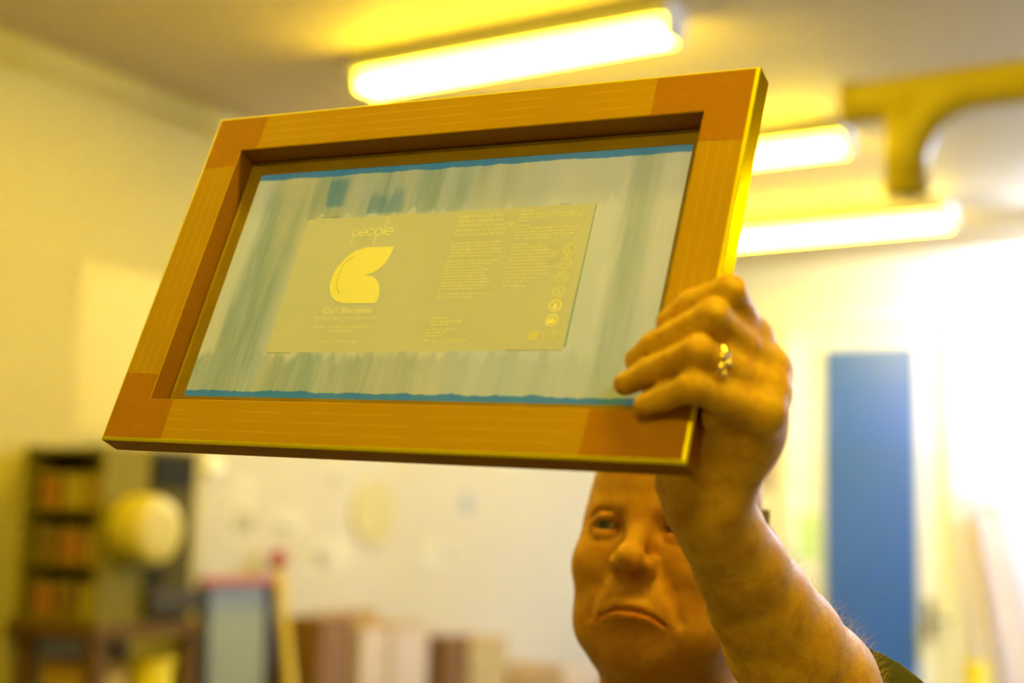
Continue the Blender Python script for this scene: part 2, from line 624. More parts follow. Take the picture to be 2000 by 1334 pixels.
# faint weave
weave = t.n('TexChecker')
weave.inputs['Scale'].default_value = 2200
t.t.links.new(t.xyz(), weave.inputs[0])
col = t.mix(t.math('MULTIPLY', weave.outputs['Fac'], 0.05), col, (0.3, 0.3, 0.25, 1))
MESH_T, MESH_D = 0.62, 0.38


def sheet(t, col, dfac=None):
    tr = t.n('BsdfTranslucent')
    t.set(tr.inputs[0], col)
    df = t.n('BsdfDiffuse')
    t.set(df.inputs[0], col)
    mx = t.n('MixShader')
    mx.inputs[0].default_value = MESH_D if dfac is None else dfac
    t.t.links.new(tr.outputs[0], mx.inputs[1])
    t.t.links.new(df.outputs[0], mx.inputs[2])
    return t.done(mx)


mesh_m = sheet(t, col)
MZ = -23.0


def plate(pts, z0, z1):
    bm = bmesh.new()
    a = [bm.verts.new((x * k_, y * k_, z0 * k_)) for x, y in pts]
    b_ = [bm.verts.new((x * k_, y * k_, z1 * k_)) for x, y in pts]
    bm.faces.new(a[::-1])
    bm.faces.new(b_)
    n = len(pts)
    for j in range(n):
        bm.faces.new((a[j], a[(j + 1) % n], b_[(j + 1) % n], b_[j]))
    return bm


def flat(pts, z):
    bm = bmesh.new()
    bm.faces.new([bm.verts.new((x * k_, y * k_, z * k_)) for x, y in pts])
    return bm


mw, mh = W2 - BAR, H2 - BAR
rr = random.Random(3)
ptsL = []
for i in range(25):
    ptsL.append((-139.5 + 279 * i / 24, -71 + 2.6 * i / 24 + rr.uniform(-0.5, 0.5)))
for i in range(25):
    ptsL.append((138.5 - 279 * i / 24, 63.0 - 2 * i / 24 + rr.uniform(-0.5, 0.5)))
bm = bmesh.new()                        # the fabric leaves out the area of the stencil
vv = lambda x, y: bm.verts.new((x * k_, y * k_, MZ * k_))
inn = [vv(*p) for p in ptsL]
bl_, br_, tr_, tl_ = vv(-mw, -mh), vv(mw, -mh), vv(mw, mh), vv(-mw, mh)
bm.faces.new([bl_, br_] + inn[24::-1])
bm.faces.new([br_, tr_, inn[25], inn[24]])
bm.faces.new([tr_, tl_] + inn[49:24:-1])
bm.faces.new([tl_, bl_, inn[0], inn[49]])
fabric = obj('mesh_fabric', bm, mesh_m, scr)
# amber tape covering the margin of the fabric
t = NT('amber_margin_tape')
b = t.bsdf(t.mix(t.noise(25, 4, (1, 1, 1)), (0.15, 0.09, 0.004, 1), (0.30, 0.20, 0.008, 1)), 0.3, Coat_Weight=0.6, Coat_Roughness=0.2)
margin_m = t.done(b)
ins = BAR
bm = loop_mesh([(ins + 0.01, MZ + 0.15), (ins + 2.0, MZ + 3.2), (ins + 3.6, MZ + 1.4), (ins + 13.5, MZ + 0.6), (ins + 13.5, MZ + 0.12)])
obj('margin_tape', bm, margin_m, scr)
# the exposed stencil
t = NT('label_stencil')
n1 = t.noise(9, 3)
n2 = t.noise(1, 4, (260, 30, 1))
lc = t.mix(n1, (0.60, 0.60, 0.26, 1), (0.63, 0.64, 0.32, 1))
lc = t.mix(t.math('MULTIPLY', n2, 0.12), lc, (0.52, 0.58, 0.30, 1))
stencil_m = sheet(t, lc)
sten = obj('label_stencil', flat(ptsL, MZ), stencil_m, scr)
sten['label'] = 'pale yellow green label stencil with open lettering'
scrub_m = mat('emulsion_seam', (0.16, 0.26, 0.20), 0.6, 0.3, 40)
obj('seam', flat([(140.5, -66), (142.0, -66), (140.2, 62), (139.4, 62)], MZ + 0.3), scrub_m, scr)
for (xa, xb, yv) in ((-128, -100, 62.6), (-138, -112, -71.6), (92, 140, -68.6), (108, 116, 63.4)):
    obj('seam', flat([(xa, yv - 0.35), (xb, yv - 0.1), (xb, yv + 0.3), (xa, yv + 0.35)], MZ + 0.42), scrub_m, scr)

t = NT('open_stencil_yellow')
logo_m = sheet(t, (0.98, 0.98, 0.85, 1), 0.88)
t = NT('thin_open_stencil')
small_m = sheet(t, (0.86, 0.86, 0.62, 1), 0.72)
t = NT('pale_icon_stencil')
icon_m = sheet(t, (0.84, 0.86, 0.80, 1), 0.65)
ZL = MZ + 0.55


def catmull(P, n=8, closed=True):
    out = []
    N = len(P)
    for i in range(N):
        p0, p1, p2, p3 = P[i - 1], P[i], P[(i + 1) % N], P[(i + 2) % N]
        for j in range(n):
            u = j / n
            out.append(tuple(0.5 * ((2 * p1[c]) + (-p0[c] + p2[c]) * u + (2 * p0[c] - 5 * p1[c] + 4 * p2[c] - p3[c]) * u * u + (-p0[c] + 3 * p1[c] - 3 * p2[c] + p3[c]) * u ** 3) for c in (0, 1)))
    return out


def bez(p0, p1, p2, p3, n=14):
    return [tuple((1 - u) ** 3 * p0[c] + 3 * (1 - u) ** 2 * u * p1[c] + 3 * (1 - u) * u * u * p2[c] + u ** 3 * p3[c] for c in (0, 1)) for u in [i / n for i in range(n)]]


logo = bez((-42.5, 29.6), (-66, 29.9), (-66, 29.9), (-68, 29.8), 4) + bez((-68, 29.8), (-84, 28), (-95, 14), (-95.0, -1.5), 20) + bez((-95, -1.5), (-95, -15), (-86, -24.4), (-71, -24.6), 16) \
    + bez((-71, -24.6), (-60, -24.7), (-50, -24.8), (-45, -24.8), 4) + bez((-45, -24.8), (-42, -24.8), (-41, -23.5), (-40.9, -21), 5) + bez((-40.9, -21), (-40.5, -8), (-49, 2.2), (-62.5, 2.6), 16) \
    + bez((-62.5, 2.6), (-50, 3.6), (-42.0, 13), (-40.9, 27.5), 16) + bez((-40.9, 27.5), (-40.8, 29), (-41.3, 29.6), (-42.5, 29.6), 4)
bm = flat(logo, ZL)
bmesh.ops.triangulate(bm, faces=bm.faces)
obj('logo', bm, logo_m, scr)


def strip(bm, pts, w, z=ZL):
    n = len(pts)
    L_, R_ = [], []
    for i in range(n):
        a, b_ = pts[max(i - 1, 0)], pts[min(i + 1, n - 1)]
        dx, dy = b_[0] - a[0], b_[1] - a[1]
        l = math.hypot(dx, dy) or 1
        nx, ny = -dy / l * w / 2, dx / l * w / 2
        L_.append(bm.verts.new(((pts[i][0] + nx) * k_, (pts[i][1] + ny) * k_, z * k_)))
        R_.append(bm.verts.new(((pts[i][0] - nx) * k_, (pts[i][1] - ny) * k_, z * k_)))
    for i in range(n - 1):
        bm.faces.new((L_[i], R_[i], R_[i + 1], L_[i + 1]))


def arc_pts(cx, cy, r, a0, a1, n=28):
    return [(cx + r * cos(radians(a0 + (a1 - a0) * i / n)), cy + r * sin(radians(a0 + (a1 - a0) * i / n))) for i in range(n + 1)]


bm = bmesh.new()
yb, r_ = 45.0, 3.45
wl = 0.85
for cx in (-84.6, -69.2, -61.2):
    strip(bm, arc_pts(cx, yb, r_, 0, 360), wl)
for cx in (-76.9, -50.6):
    strip(bm, arc_pts(cx, yb, r_, 0, 318), wl)
    strip(bm, [(cx - r_, yb), (cx + r_, yb)], wl)
strip(bm, [(-86.3, 42.2), (-86.3, 32.1)], wl)
strip(bm, [(-62.6, 42.0), (-62.6, 32.1)], wl)
strip(bm, [(-56.0, 41.6), (-56.0, 59.3)], wl)
obj('brand_lettering', bm, logo_m, scr)


def text_mesh(s, size, x0, x1, ybase, name, m, z=ZL, shear=0.0, bold=0.0):
    cu = bpy.data.curves.new(name, 'FONT')
    cu.body = s
    cu.size = size
    cu.shear = shear
    cu.offset = bold
    cu.fill_mode = 'FRONT'
    cu.resolution_u = 3
    ob = bpy.data.objects.new(name, cu)
    C.objects.link(ob)
    dg = bpy.context.evaluated_depsgraph_get()
    me = bpy.data.meshes.new_from_object(ob.evaluated_get(dg))
    bpy.data.objects.remove(ob)
    bpy.data.curves.remove(cu)
    xs = [v.co.x for v in me.vertices]
    lo, hi = min(xs), max(xs)
    sx = (x1 - x0) / (hi - lo) if x1 is not None else 1.0
    for v in me.vertices:
        v.co = Vector(((x0 + (v.co.x - lo) * sx) * k_, (ybase + v.co.y) * k_, z * k_))
    me.materials.clear()
    return link(name, me, m, scr)


text_mesh('Curl Shampoo', 8.0, -92.8, -43.4, -34.0, 'product_lettering', logo_m, bold=-0.012)
text_mesh('Hydrates to reduce frizz & enhance curls', 3.4, -100.0, -36.4, -39.6, 'lettering', small_m)
text_mesh('Sulf Free · Paraben Free · Cruelty Free', 3.2, -97.2, -40.4, -48.0, 'lettering', small_m)
text_mesh('Australian Made', 3.2, -81.0, -56.0, -52.0, 'lettering', small_m)
text_mesh('350mL e 11.8 fl oz liq', 4.0, -87.2, -50.4, -61.9, 'lettering', small_m)
for i, (s, x1) in enumerate((('Ready to bounce? This', 57.6), ('shampoo hydrates and', 58.6), ('nourishes hair to reduce frizz', 70.0), ('and enhance curls. Curl is', 63.5), ('for hair that bounces back.', 64.5))):
    text_mesh(s, 4.6, 15.6, x1, 54.6 - 4.35 * i, 'lettering', small_m)

# the curved line of lettering inside the logo
cpts = [(-79.0, 20.6), (-84.6, 15.9), (-87.6, 9.0), (-88.3, 1.3), (-86.8, -6.8), (-81.5, -15.2)]
dense = []
for i in range(len(cpts) - 1):
    p0, p1, p2, p3 = cpts[max(i - 1, 0)], cpts[i], cpts[i + 1], cpts[min(i + 2, len(cpts) - 1)]
    for j in range(12):
        u = j / 12
        dense.append(tuple(0.5 * ((2 * p1[c]) + (-p0[c] + p2[c]) * u + (2 * p0[c] - 5 * p1[c] + 4 * p2[c] - p3[c]) * u * u + (-p0[c] + 3 * p1[c] - 3 * p2[c] + p3[c]) * u ** 3) for c in (0, 1)))
dense.append(cpts[-1])
cum = [0]
for a, b_ in zip(dense, dense[1:]):
    cum.append(cum[-1] + math.hypot(b_[0] - a[0], b_[1] - a[1]))
cur = text_mesh('Haircare for everyone', 3.5, 0, cum[-1], 0, 'curved_lettering', stencil_m, z=ZL + 0.25)
for v in cur.data.vertices:
    s_, h_ = v.co.x / k_, v.co.y / k_
    i = min(max(int(np.searchsorted(cum, s_)) - 1, 0), len(dense) - 2)
    u = (s_ - cum[i]) / max(cum[i + 1] - cum[i], 1e-6)
    a, b_ = dense[i], dense[i + 1]
    px, py = a[0] + (b_[0] - a[0]) * u, a[1] + (b_[1] - a[1]) * u
    dx, dy = b_[0] - a[0], b_[1] - a[1]
    l = math.hypot(dx, dy)
    nx, ny = -dy / l, dx / l
    v.co.x = (px + nx * (h_ - 1.2)) * k_
    v.co.y = (py + ny * (h_ - 1.2)) * k_

# paragraphs too small to read: rows of word-sized openings


def para(x0, x1, ytop, ybot, nrows, seed, ends=None, hgt=1.1, m=None):
    r = random.Random(seed)
    bm = bmesh.new()
    for i in range(nrows):
        y = ytop + (ybot - ytop) * i / max(nrows - 1, 1)
        xe = (ends[i] if ends else x1 - r.uniform(0, 0.12) * (x1 - x0))
        x = x0
        while x < xe - 1.2:
            wd = min(r.uniform(1.6, 6.5), xe - x)
            n = max(2, int(wd / 0.85))
            for q in range(n):
                xa = x + wd * q / n
                hh = hgt * r.uniform(0.65, 1.15)
                p = [(xa, y), (xa + wd / n * 0.82, y), (xa + wd / n * 0.82, y + hh), (xa, y + hh)]
                bm.faces.new([bm.verts.new((a * k_, b_ * k_, ZL * k_)) for a, b_ in p])
            x += wd + 0.9
    return obj('fine_print', bm, m or small_m, scr)


para(15.9, 65, 29.8, 17.2, 5, 1, [64, 59, 66, 66, 58])
para(15.8, 65, 12.6, -13.4, 10, 2, [64, 60, 52, 57, 56, 56, 60, 61, 59, 53])
para(15.8, 62, -18.3, -21.3, 2, 3, [62, 50.5])
para(73.5, 86, 58.2, 58.2, 1, 4, [86])
para(73.4, 130, 54.8, 48.8, 3, 5, [125, 129.5, 84])
para(73.4, 86, 44.3, 44.3, 1, 6, [84])
para(73.4, 130, 41.3, 32.0, 4, 7, [129.5, 128, 127, 108])
para(73.4, 90, 26.6, 26.6, 1, 8, [89])
para(73.4, 118, 23.6, -7.9, 11, 9, [106, 109, 117, 115, 110, 112, 118, 113, 112, 104, 97])
para(73.4, 95, -11.9, -11.9, 1, 10, [94.7])
para(15.5, 45, -40.5, -46.2, 3, 11, [33, 45, 36])
para(15.4, 45, -50.4, -56.2, 3, 12, [42, 35, 33])
para(15.4, 56, -60.6, -60.6, 1, 13, [55.3])

# the column of round icons, one motif in each


def disc_ring(bm, cx, cy, ro, ri, n=28, z=ZL):
    a = arc_pts(cx, cy, (ro + ri) / 2, 0, 360, n)
    strip(bm, a, ro - ri, z)


def poly(bm, pts, z=ZL):
    bm.faces.new([bm.verts.new((x * k_, y * k_, z * k_)) for x, y in pts])


icons = [(125.3, 20.4), (125.3, 7.9), (125.2, -4.6), (125.2, -17.4), (125.1, -30.0), (125.2, -42.8), (125.3, -56.0), (112.7, -56.3)]
for i, (cx, cy) in enumerate(icons):
    bm = bmesh.new()
    if i < 7:
        disc_ring(bm, cx, cy, 5.6, 4.9)
        disc_ring(bm, cx, cy, 4.5, 3.9)
    if i == 0:
        disc_ring(bm, cx, cy - 0.3, 2.0, 1.1)
        poly(bm, [(cx - 1.2, cy - 3.4), (cx + 1.2, cy - 3.4), (cx + 0.6, cy - 1.9), (cx - 0.6, cy - 1.9)])
    elif i == 1:
        for a in (90, 210, 330):
            poly(bm, [(cx + 2.6 * cos(radians(a + s)), cy + 2.6 * sin(radians(a + s))) for s in (-28, 28)] + [(cx + 0.6 * cos(radians(a)), cy + 0.6 * sin(radians(a)))])
    elif i == 2:
        disc_ring(bm, cx - 0.6, cy + 0.6, 2.3, 1.5)
        poly(bm, [(cx + 0.6, cy - 2.6), (cx + 2.6, cy - 0.6), (cx + 2.0, cy + 0.2), (cx - 0.1, cy - 1.8)])
    elif i == 3:
        poly(bm, [(cx - 1.6, cy - 2.6), (cx + 1.6, cy - 2.6), (cx + 1.6, cy + 1.0), (cx + 0.6, cy + 2.8), (cx - 0.6, cy + 2.8), (cx - 1.6, cy + 1.0)])
    elif i == 4:
        poly(bm, [(cx - 1.9, cy - 2.8), (cx + 1.9, cy - 2.8), (cx + 1.5, cy + 0.5), (cx, cy + 3.3), (cx - 1.5, cy + 0.5)])
    elif i == 5:
        poly(bm, [(cx - 3.2, cy - 2.6), (cx + 3.2, cy - 2.6), (cx + 3.0, cy + 0.4), (cx, cy + 2.6), (cx - 3.0, cy + 0.4)])
    elif i == 6:
        for a in range(0, 360, 60):
            strip(bm, [(cx + 0.8 * cos(radians(a)), cy + 0.8 * sin(radians(a))), (cx + 3.2 * cos(radians(a)), cy + 3.2 * sin(radians(a)))], 0.8)
    else:
        poly(bm, [(cx - 4.4, cy - 4.6), (cx + 3.2, cy - 4.6), (cx + 3.8, cy + 2.0), (cx + 4.2, cy + 5.0), (cx + 1.0, cy + 4.2), (cx - 3.0, cy + 3.2), (cx - 4.4, cy)])
    obj('icon', bm, logo_m if i in (4, 5) else icon_m, scr)


# ------------------------------------------------------------------ person: implicit surfaces turned into one skin mesh


class Field:
    def __init__(s, lo, hi, h):
        s.h = h
        s.lo = np.array(lo, float)
        n = np.ceil((np.array(hi, float) - s.lo) / h).astype(int) + 1
        s.ax = [s.lo[i] + h * np.arange(n[i]) for i in range(3)]
        s.a = np.full(n, 1e3, np.float32)

    def sub(s, lo, hi, pad):
        sl = []
        for i in range(3):
            a = int(np.clip(math.floor((lo[i] - pad - s.lo[i]) / s.h), 0, len(s.ax[i])))
            b = int(np.clip(math.ceil((hi[i] + pad - s.lo[i]) / s.h) + 1, 0, len(s.ax[i])))
            if b <= a:
                return None
            sl.append(slice(a, b))
        g = [s.ax[i][sl[i]].astype(np.float32) for i in range(3)]
        return tuple(sl), g[0][:, None, None], g[1][None, :, None], g[2][None, None, :]

    def put(s, sl, d, k, cut):
        f = s.a[sl]
        if cut:
            d = -d
            if k > 0:
                h = np.clip(0.5 - 0.5 * (d - f) / k, 0, 1)      # smooth max
                s.a[sl] = (d * (1 - h) + f * h) + k * h * (1 - h) if False else np.maximum(f, d) + np.maximum(k - np.abs(f - d), 0) ** 2 / (4 * k)
            else:
                s.a[sl] = np.maximum(f, d)
        else:
            if k > 0:
                s.a[sl] = np.minimum(f, d) - np.maximum(k - np.abs(f - d), 0) ** 2 / (4 * k)
            else:
                s.a[sl] = np.minimum(f, d)

    def cap(s, p, q, r0, r1=None, k=0.0, cut=False):
        r1 = r0 if r1 is None else r1
        p, q = np.array(p, float), np.array(q, float)
        R = max(r0, r1)
        u = s.sub(np.minimum(p, q) - R, np.maximum(p, q) + R, k + 3 * s.h)
        if u is None:
            return
        sl, X, Y, Z = u
        v = q - p
        L = max(v @ v, 1e-12)
        t = np.clip(((X - p[0]) * v[0] + (Y - p[1]) * v[1] + (Z - p[2]) * v[2]) / L, 0, 1)
        d = np.sqrt((X - p[0] - t * v[0]) ** 2 + (Y - p[1] - t * v[1]) ** 2 + (Z - p[2] - t * v[2]) ** 2) - (r0 + (r1 - r0) * t)
        s.put(sl, d.astype(np.float32), k, cut)

    def path(s, pts, rs, k=0.0, cut=False):
        for i in range(len(pts) - 1):
            s.cap(pts[i], pts[i + 1], rs[i], rs[i + 1], k, cut)

    def ell(s, c, r, k=0.0, cut=False, rot=None):
        c, r = np.array(c, float), np.array(r, float)
        R = max(r) if rot is not None else r
        u = s.sub(c - R, c + R, k + 3 * s.h)
        if u is None:
            return
        sl, X, Y, Z = u
        x, y, z = X - c[0], Y - c[1], Z - c[2]
        if rot is not None:
            m = np.array(rot)
            x, y, z = m[0, 0] * x + m[0, 1] * y + m[0, 2] * z, m[1, 0] * x + m[1, 1] * y + m[1, 2] * z, m[2, 0] * x + m[2, 1] * y + m[2, 2] * z
        k0 = np.sqrt((x / r[0]) ** 2 + (y / r[1]) ** 2 + (z / r[2]) ** 2)
        k1 = np.sqrt((x / r[0] ** 2) ** 2 + (y / r[1] ** 2) ** 2 + (z / r[2] ** 2) ** 2)
        d = k0 * (k0 - 1) / np.maximum(k1, 1e-6)
        s.put(sl, d.astype(np.float32), k, cut)

    def mesh(s):
        a = np.clip(s.a, -3 * s.h, 3 * s.h).astype(np.float32)
        g = openvdb.FloatGrid(background=float(3 * s.h))
        g.copyFromArray(np.ascontiguousarray(a))
        P, T, Q = g.convertToPolygons(isovalue=0.0, adaptivity=0.0)
        P = np.array(P) * s.h + s.lo
        faces = [tuple(int(i) for i in f[::-1]) for f in Q] + [tuple(int(i) for i in f[::-1]) for f in T]
        return P, faces


def relax(P, faces, it=2):
    """light Laplacian smoothing"""
    P = P.copy()
    f = np.array([q for q in faces if len(q) == 4])
    e = np.concatenate([f[:, [0, 1]], f[:, [1, 2]], f[:, [2, 3]], f[:, [3, 0]]])
    n = len(P)
    for _ in range(it):
        acc = np.zeros_like(P)
        cnt = np.zeros(n)
        for c in range(3):
            acc[:, c] = np.bincount(e[:, 0], P[e[:, 1], c], n) + np.bincount(e[:, 1], P[e[:, 0], c], n)
        cnt = np.bincount(e[:, 0], minlength=n) + np.bincount(e[:, 1], minlength=n)
        P = np.where(cnt[:, None] > 0, 0.5 * P + 0.5 * acc / np.maximum(cnt, 1)[:, None], P)
    return P


def to_mesh(name, parts):
    V, Fc = [], []
    for P, f in parts:
        o = len(V)
        V.extend(map(tuple, P))
        Fc.extend(tuple(i + o for i in q) for q in f)
    me = bpy.data.meshes.new(name)
    me.from_pydata(V, [], Fc)
    me.validate()
    bm = bmesh.new()
    bm.from_mesh(me)
    bmesh.ops.recalc_face_normals(bm, faces=bm.faces)
    bm.to_mesh(me)
    bm.free()
    return me


def xf(P, M):
    M = np.array(M)
    return P @ M[:3, :3].T + M[:3, 3]


# ---- head, in its own millimetre frame: x to the picture's right, y up, z out of the face
HEAD_YAW, HEAD_PITCH, HEAD_ROLL = radians(-25), radians(17), radians(0)
eye_mid = vec(1252, 1027, 1.20)
Bv = -Fv
base3 = Matrix((Rv, Uv, Bv)).transposed()
HR = base3 @ Matrix.Rotation(HEAD_ROLL, 3, 'Z') @ Matrix.Rotation(HEAD_YAW, 3, 'Y') @ Matrix.Rotation(-HEAD_PITCH, 3, 'X')
HM = Matrix.Translation(eye_mid) @ HR.to_4x4() @ Matrix.Diagonal((0.00102, 0.00102, 0.00102, 1))
down_l = HR.transposed() @ Vector((0, 0, -1))         # world down, in the head's frame
back_l = HR.transposed() @ Vector((sin(-yaw) * 0 + Fv.x, Fv.y, 0)).normalized()

f = Field((-100, -240, -215), (100, 140, 50), 1.35)
f.ell((0, 32, -94), (71, 88, 100))
f.ell((0, 42, -50), (52, 50, 53), 26)
f.ell((0, -24, -60), (70, 62, 58), 26)
f.ell((0, 4, -54), (61, 46, 48), 24)
f.ell((0, -72, -56), (64, 46, 52), 26)
f.ell((0, -99, -19), (25, 17, 18), 20)
for s in (-1, 1):
    f.ell((s * 39, -32, -26), (26, 24, 23), 22)
    f.ell((s * 36, -78, -40), (24, 26, 28), 24)
    f.cap((s * 9, 13.5, -2), (s * 40, 14, -14), 8.5, 7.0, 12)
n0 = np.array((0, -150, -110.0))
nb = np.array((0, -60, -95.0))
nd = nb + np.array(down_l) * 190 + np.array(back_l) * 25
f.cap(nb, nd, 58, 64, 30)
f.ell((0, -104, -62), (40, 18, 44), 22)
for s in (-1, 1):
    f.ell((s * 31, -1, 10), (18.0, 10.5, 17), 10, cut=True)
# nose
f.cap((0, 9, -1), (0, -26, 17), 7.0, 9.0, 10)
f.ell((0, -30, 20), (11.5, 10.5, 11), 8)
for s in (-1, 1):
    f.ell((s * 14, -34, 7), (7.5, 9, 12), 5)
# muzzle and lips
f.ell((0, -66, -11), (35, 26, 21), 14)
ul = [(-37, -77, -13), (-12, -67.0, 6), (0, -67.4, 8.5), (11, -67.4, 7), (28, -77, -5)]
f.path(ul, [2.2, 4.2, 4.2, 4.2, 2.2], 4)
ll = [(-34, -80.5, -12), (-11, -75.3, 5.5), (0, -75, 7.5), (11, -75.5, 5.5), (26, -80.5, -5)]
f.path(ll, [2.2, 4.8, 5.4, 4.8, 2.2], 4)
f.path([(-40, -80, -14), (-26, -75.5, 1.5), (-12, -71.6, 10.5), (0, -71.0, 13.2), (12, -72.0, 10.8), (22, -75.5, 4.5), (30, -80.5, -4)], [1.0, 1.0, 1.2, 1.3, 1.2, 1.0, 1.0], 2.5, cut=True)
f.ell((0, -87.0, 9), (19, 5.5, 7.5), 8, cut=True)
f.cap((0, -49, 15), (0, -60, 13), 2.2, 2.6, 4, cut=True)
for s in (-1, 1):
    f.ell((s * 8, -42.5, 14), (5.4, 6.5, 7.5), 2.0, cut=True)
    f.path([(s * 23, -34, 6), (s * 33, -54, 3.0), (s * 40, -76, -5)], [2.4, 2.0, 0.5], 9, cut=True)
    # lids over the eyeball, then the opening between them
    f.ell((s * 31.5, -0.5, -13), (13.7, 13.7, 13.7), 6)
    f.path([(s * 18, 1, -4), (s * 25, 7, 0.2), (s * 36, 6.5, -1.2), (s * 47, 0.5, -8.5)], [1.8, 2.6, 2.8, 2.2], 4)
    f.path([(s * 18, -5, -5), (s * 26, -8.5, -3), (s * 37, -9, -4), (s * 47, -4, -10)], [1.2, 1.8, 1.8, 1.0], 6)
    f.path([(s * 17, 4.5, -2), (s * 26, 11.5, 0.8), (s * 38, 12, -2), (s * 48, 5, -9)], [0.8, 1.0, 1.0, 0.8], 2.5, cut=True)
    f.ell((s * 31.5, -0.8, 1), (13.0, 3.7, 13), 1.5, cut=True)
    # ears
    f.ell((s * 79, -6, -100), (6, 30, 18), 6, rot=Matrix.Rotation(s * 0.35, 3, 'Y'))
    f.cap((s * 78, -32, -93), (s * 76, -26, -92), 6, 7, 4)
    f.ell((s * 87, -5, -95), (6, 17, 9), 4, cut=True)
headP, headF = f.mesh()
headP = relax(headP, headF, 1)
head_local = headP.copy()
headW = xf(headP, HM)

# ---- the hand and forearm
U_ = lambda x, y, Z: np.array(vec(x, y, Z))
mm = 0.001
arm = Field(np.array((-1, -1, -1.0)), np.array((-0.9, -0.9, -0.9)), 0.05)


def on_frame(x, y, h):                  # the point over the frame's front face, h units (0.84 mm) above it
    d = Fv + Rv * ((x - 1000) / FPX) - Uv * ((y - 667) / FPX)
    q = (FO + FN * (h * k_) - CAM).dot(FN) / d.dot(FN)
    return np.array(CAM + d * q)


HP = {
    'index': [U_(1462, 664, 0.856), on_frame(1424, 570, 13), on_frame(1352, 594, 10.6), on_frame(1304, 628, 8.2)],
    'middle': [U_(1498, 726, 0.852), on_frame(1390, 618, 21), on_frame(1279, 676, 11.2), on_frame(1243, 703, 2.0)],
    'ring': [U_(1496, 766, 0.838), on_frame(1363, 688, 23), on_frame(1275, 724, 11.0), on_frame(1221, 750, 3.0)],
    'pinky': [U_(1486, 806, 0.826), on_frame(1352, 756, 19), on_frame(1300, 774, 10.4), on_frame(1259, 790, 8.6)],
}
HRAD = {'index': (11.5, 9.6, 8.6, 7.0), 'middle': (11.5, 9.9, 8.7, 7.3), 'ring': (11.0, 9.6, 8.4, 7.2), 'pinky': (11.0, 8.6, 7.8, 6.6)}
wrist = U_(1392, 962, 0.868)
wrist2 = U_(1384, 1000, 0.872)
allp = [p for v in HP.values() for p in v] + [wrist, U_(1640, 1440, 1.0), U_(1760, 1560, 1.05), U_(1250, 730, 0.93)]
lo = np.min(allp, 0) - 0.06
hi = np.max(allp, 0) + 0.06
f = Field(lo, hi, 0.00125)
# palm: metacarpals fan out from the wrist
mc_w = {'index': U_(1362, 920, 0.885), 'middle': U_(1385, 925, 0.875), 'ring': U_(1408, 925, 0.866), 'pinky': U_(1430, 920, 0.860)}
for n_ in HP:
    f.cap(mc_w[n_], HP[n_][0], 14 * mm, 12.5 * mm, 14 * mm)
f.ell(0.5 * (HP['middle'][0] + mc_w['ring']), (0.026, 0.026, 0.032), 14 * mm)
# flesh of the little-finger side of the palm, closed around the frame's edge
f.cap(U_(1424, 830, 0.845), U_(1396, 905, 0.858), 14 * mm, 17 * mm, 14 * mm)
f.cap(U_(1385, 815, 0.822), U_(1425, 862, 0.846), 7 * mm, 13 * mm, 12 * mm)
for n_, P in HP.items():
    r = [x * mm for x in HRAD[n_]]
    f.cap(P[0], P[1], r[0] * 1.04, r[1] * 1.0, 6 * mm)
    mid = 0.5 * (P[1] + P[2])
    f.cap(P[1], P[2], r[1], r[2], 3 * mm)
    f.cap(P[2], P[3], r[2], r[3], 3 * mm)
    # knuckle swellings
    nn = (CAM - Vector(P[1])).normalized()
    f.ell(P[1] + np.array(nn) * 0.0008, (r[1] * 0.97,) * 3, 3 * mm)
    f.ell(P[0] + np.array(nn) * 0.001 + np.array(Rv) * 0.0015, (r[0] * 1.0,) * 3, 9 * mm)
for n_, P in HP.items():
    r = [x * mm for x in HRAD[n_]]
    for j in (1, 2):
        ax1 = (P[j] - P[j - 1]) / np.linalg.norm(P[j] - P[j - 1])
        ax2 = (P[j + 1] - P[j]) / np.linalg.norm(P[j + 1] - P[j])
        axm = (ax1 + ax2) / np.linalg.norm(ax1 + ax2)
        out = (ax1 - ax2) / np.linalg.norm(ax1 - ax2)
        sd = np.cross(axm, out)
        for off in ((-2.6, 0.2, 2.8) if j == 1 else (-0.8, 1.4)):
            c_ = P[j] + out * (r[j] + 0.0010) + axm * off * mm
            f.cap(c_ - sd * r[j] * 0.4, c_ + sd * r[j] * 0.4, 0.9 * mm, 0.9 * mm, 1.2 * mm, cut=True)
# web between neighbouring fingers
names = ['index', 'middle', 'ring', 'pinky']
for a, b in zip(names, names[1:]):
    for u_, rw in ((0.25, 9.5), (0.48, 8.0), (0.66, 6.0)):
        pa_ = HP[a][0] * (1 - u_) + HP[a][1] * u_
        pb_ = HP[b][0] * (1 - u_) + HP[b][1] * u_
        f.cap(pa_, pb_, rw * mm, rw * mm, 5 * mm)
# thumb, behind the frame
T = [U_(1352, 925, 0.892), U_(1322, 868, 0.902), U_(1296, 812, 0.906), U_(1276, 765, 0.903)]
f.path(T, [17 * mm, 14 * mm, 10.5 * mm, 8.5 * mm], 8 * mm)
f.cap(U_(1352, 925, 0.892), wrist, 17 * mm, 18 * mm, 12 * mm)
f.cap(U_(1318, 945, 0.882), U_(1350, 985, 0.88), 12 * mm, 15 * mm, 12 * mm)
# wrist and forearm
f.cap(U_(1400, 915, 0.866), wrist2, 22 * mm, 21.5 * mm, 14 * mm)
fa = [(1384, 985, 0.871, 22.0), (1410, 1040, 0.890, 24.5), (1444, 1105, 0.912, 28.0), (1484, 1178, 0.938, 32.5), (1530, 1255, 0.962, 38.0), (1588, 1340, 0.992, 43.5), (1640, 1440, 1.02, 43.0)]
f.path([U_(*q[:3]) for q in fa], [q[3] * mm for q in fa], 12 * mm)
f.cap(U_(1640, 1440, 1.02), U_(1655, 1475, 1.045), 43 * mm, 42 * mm, 12 * mm)
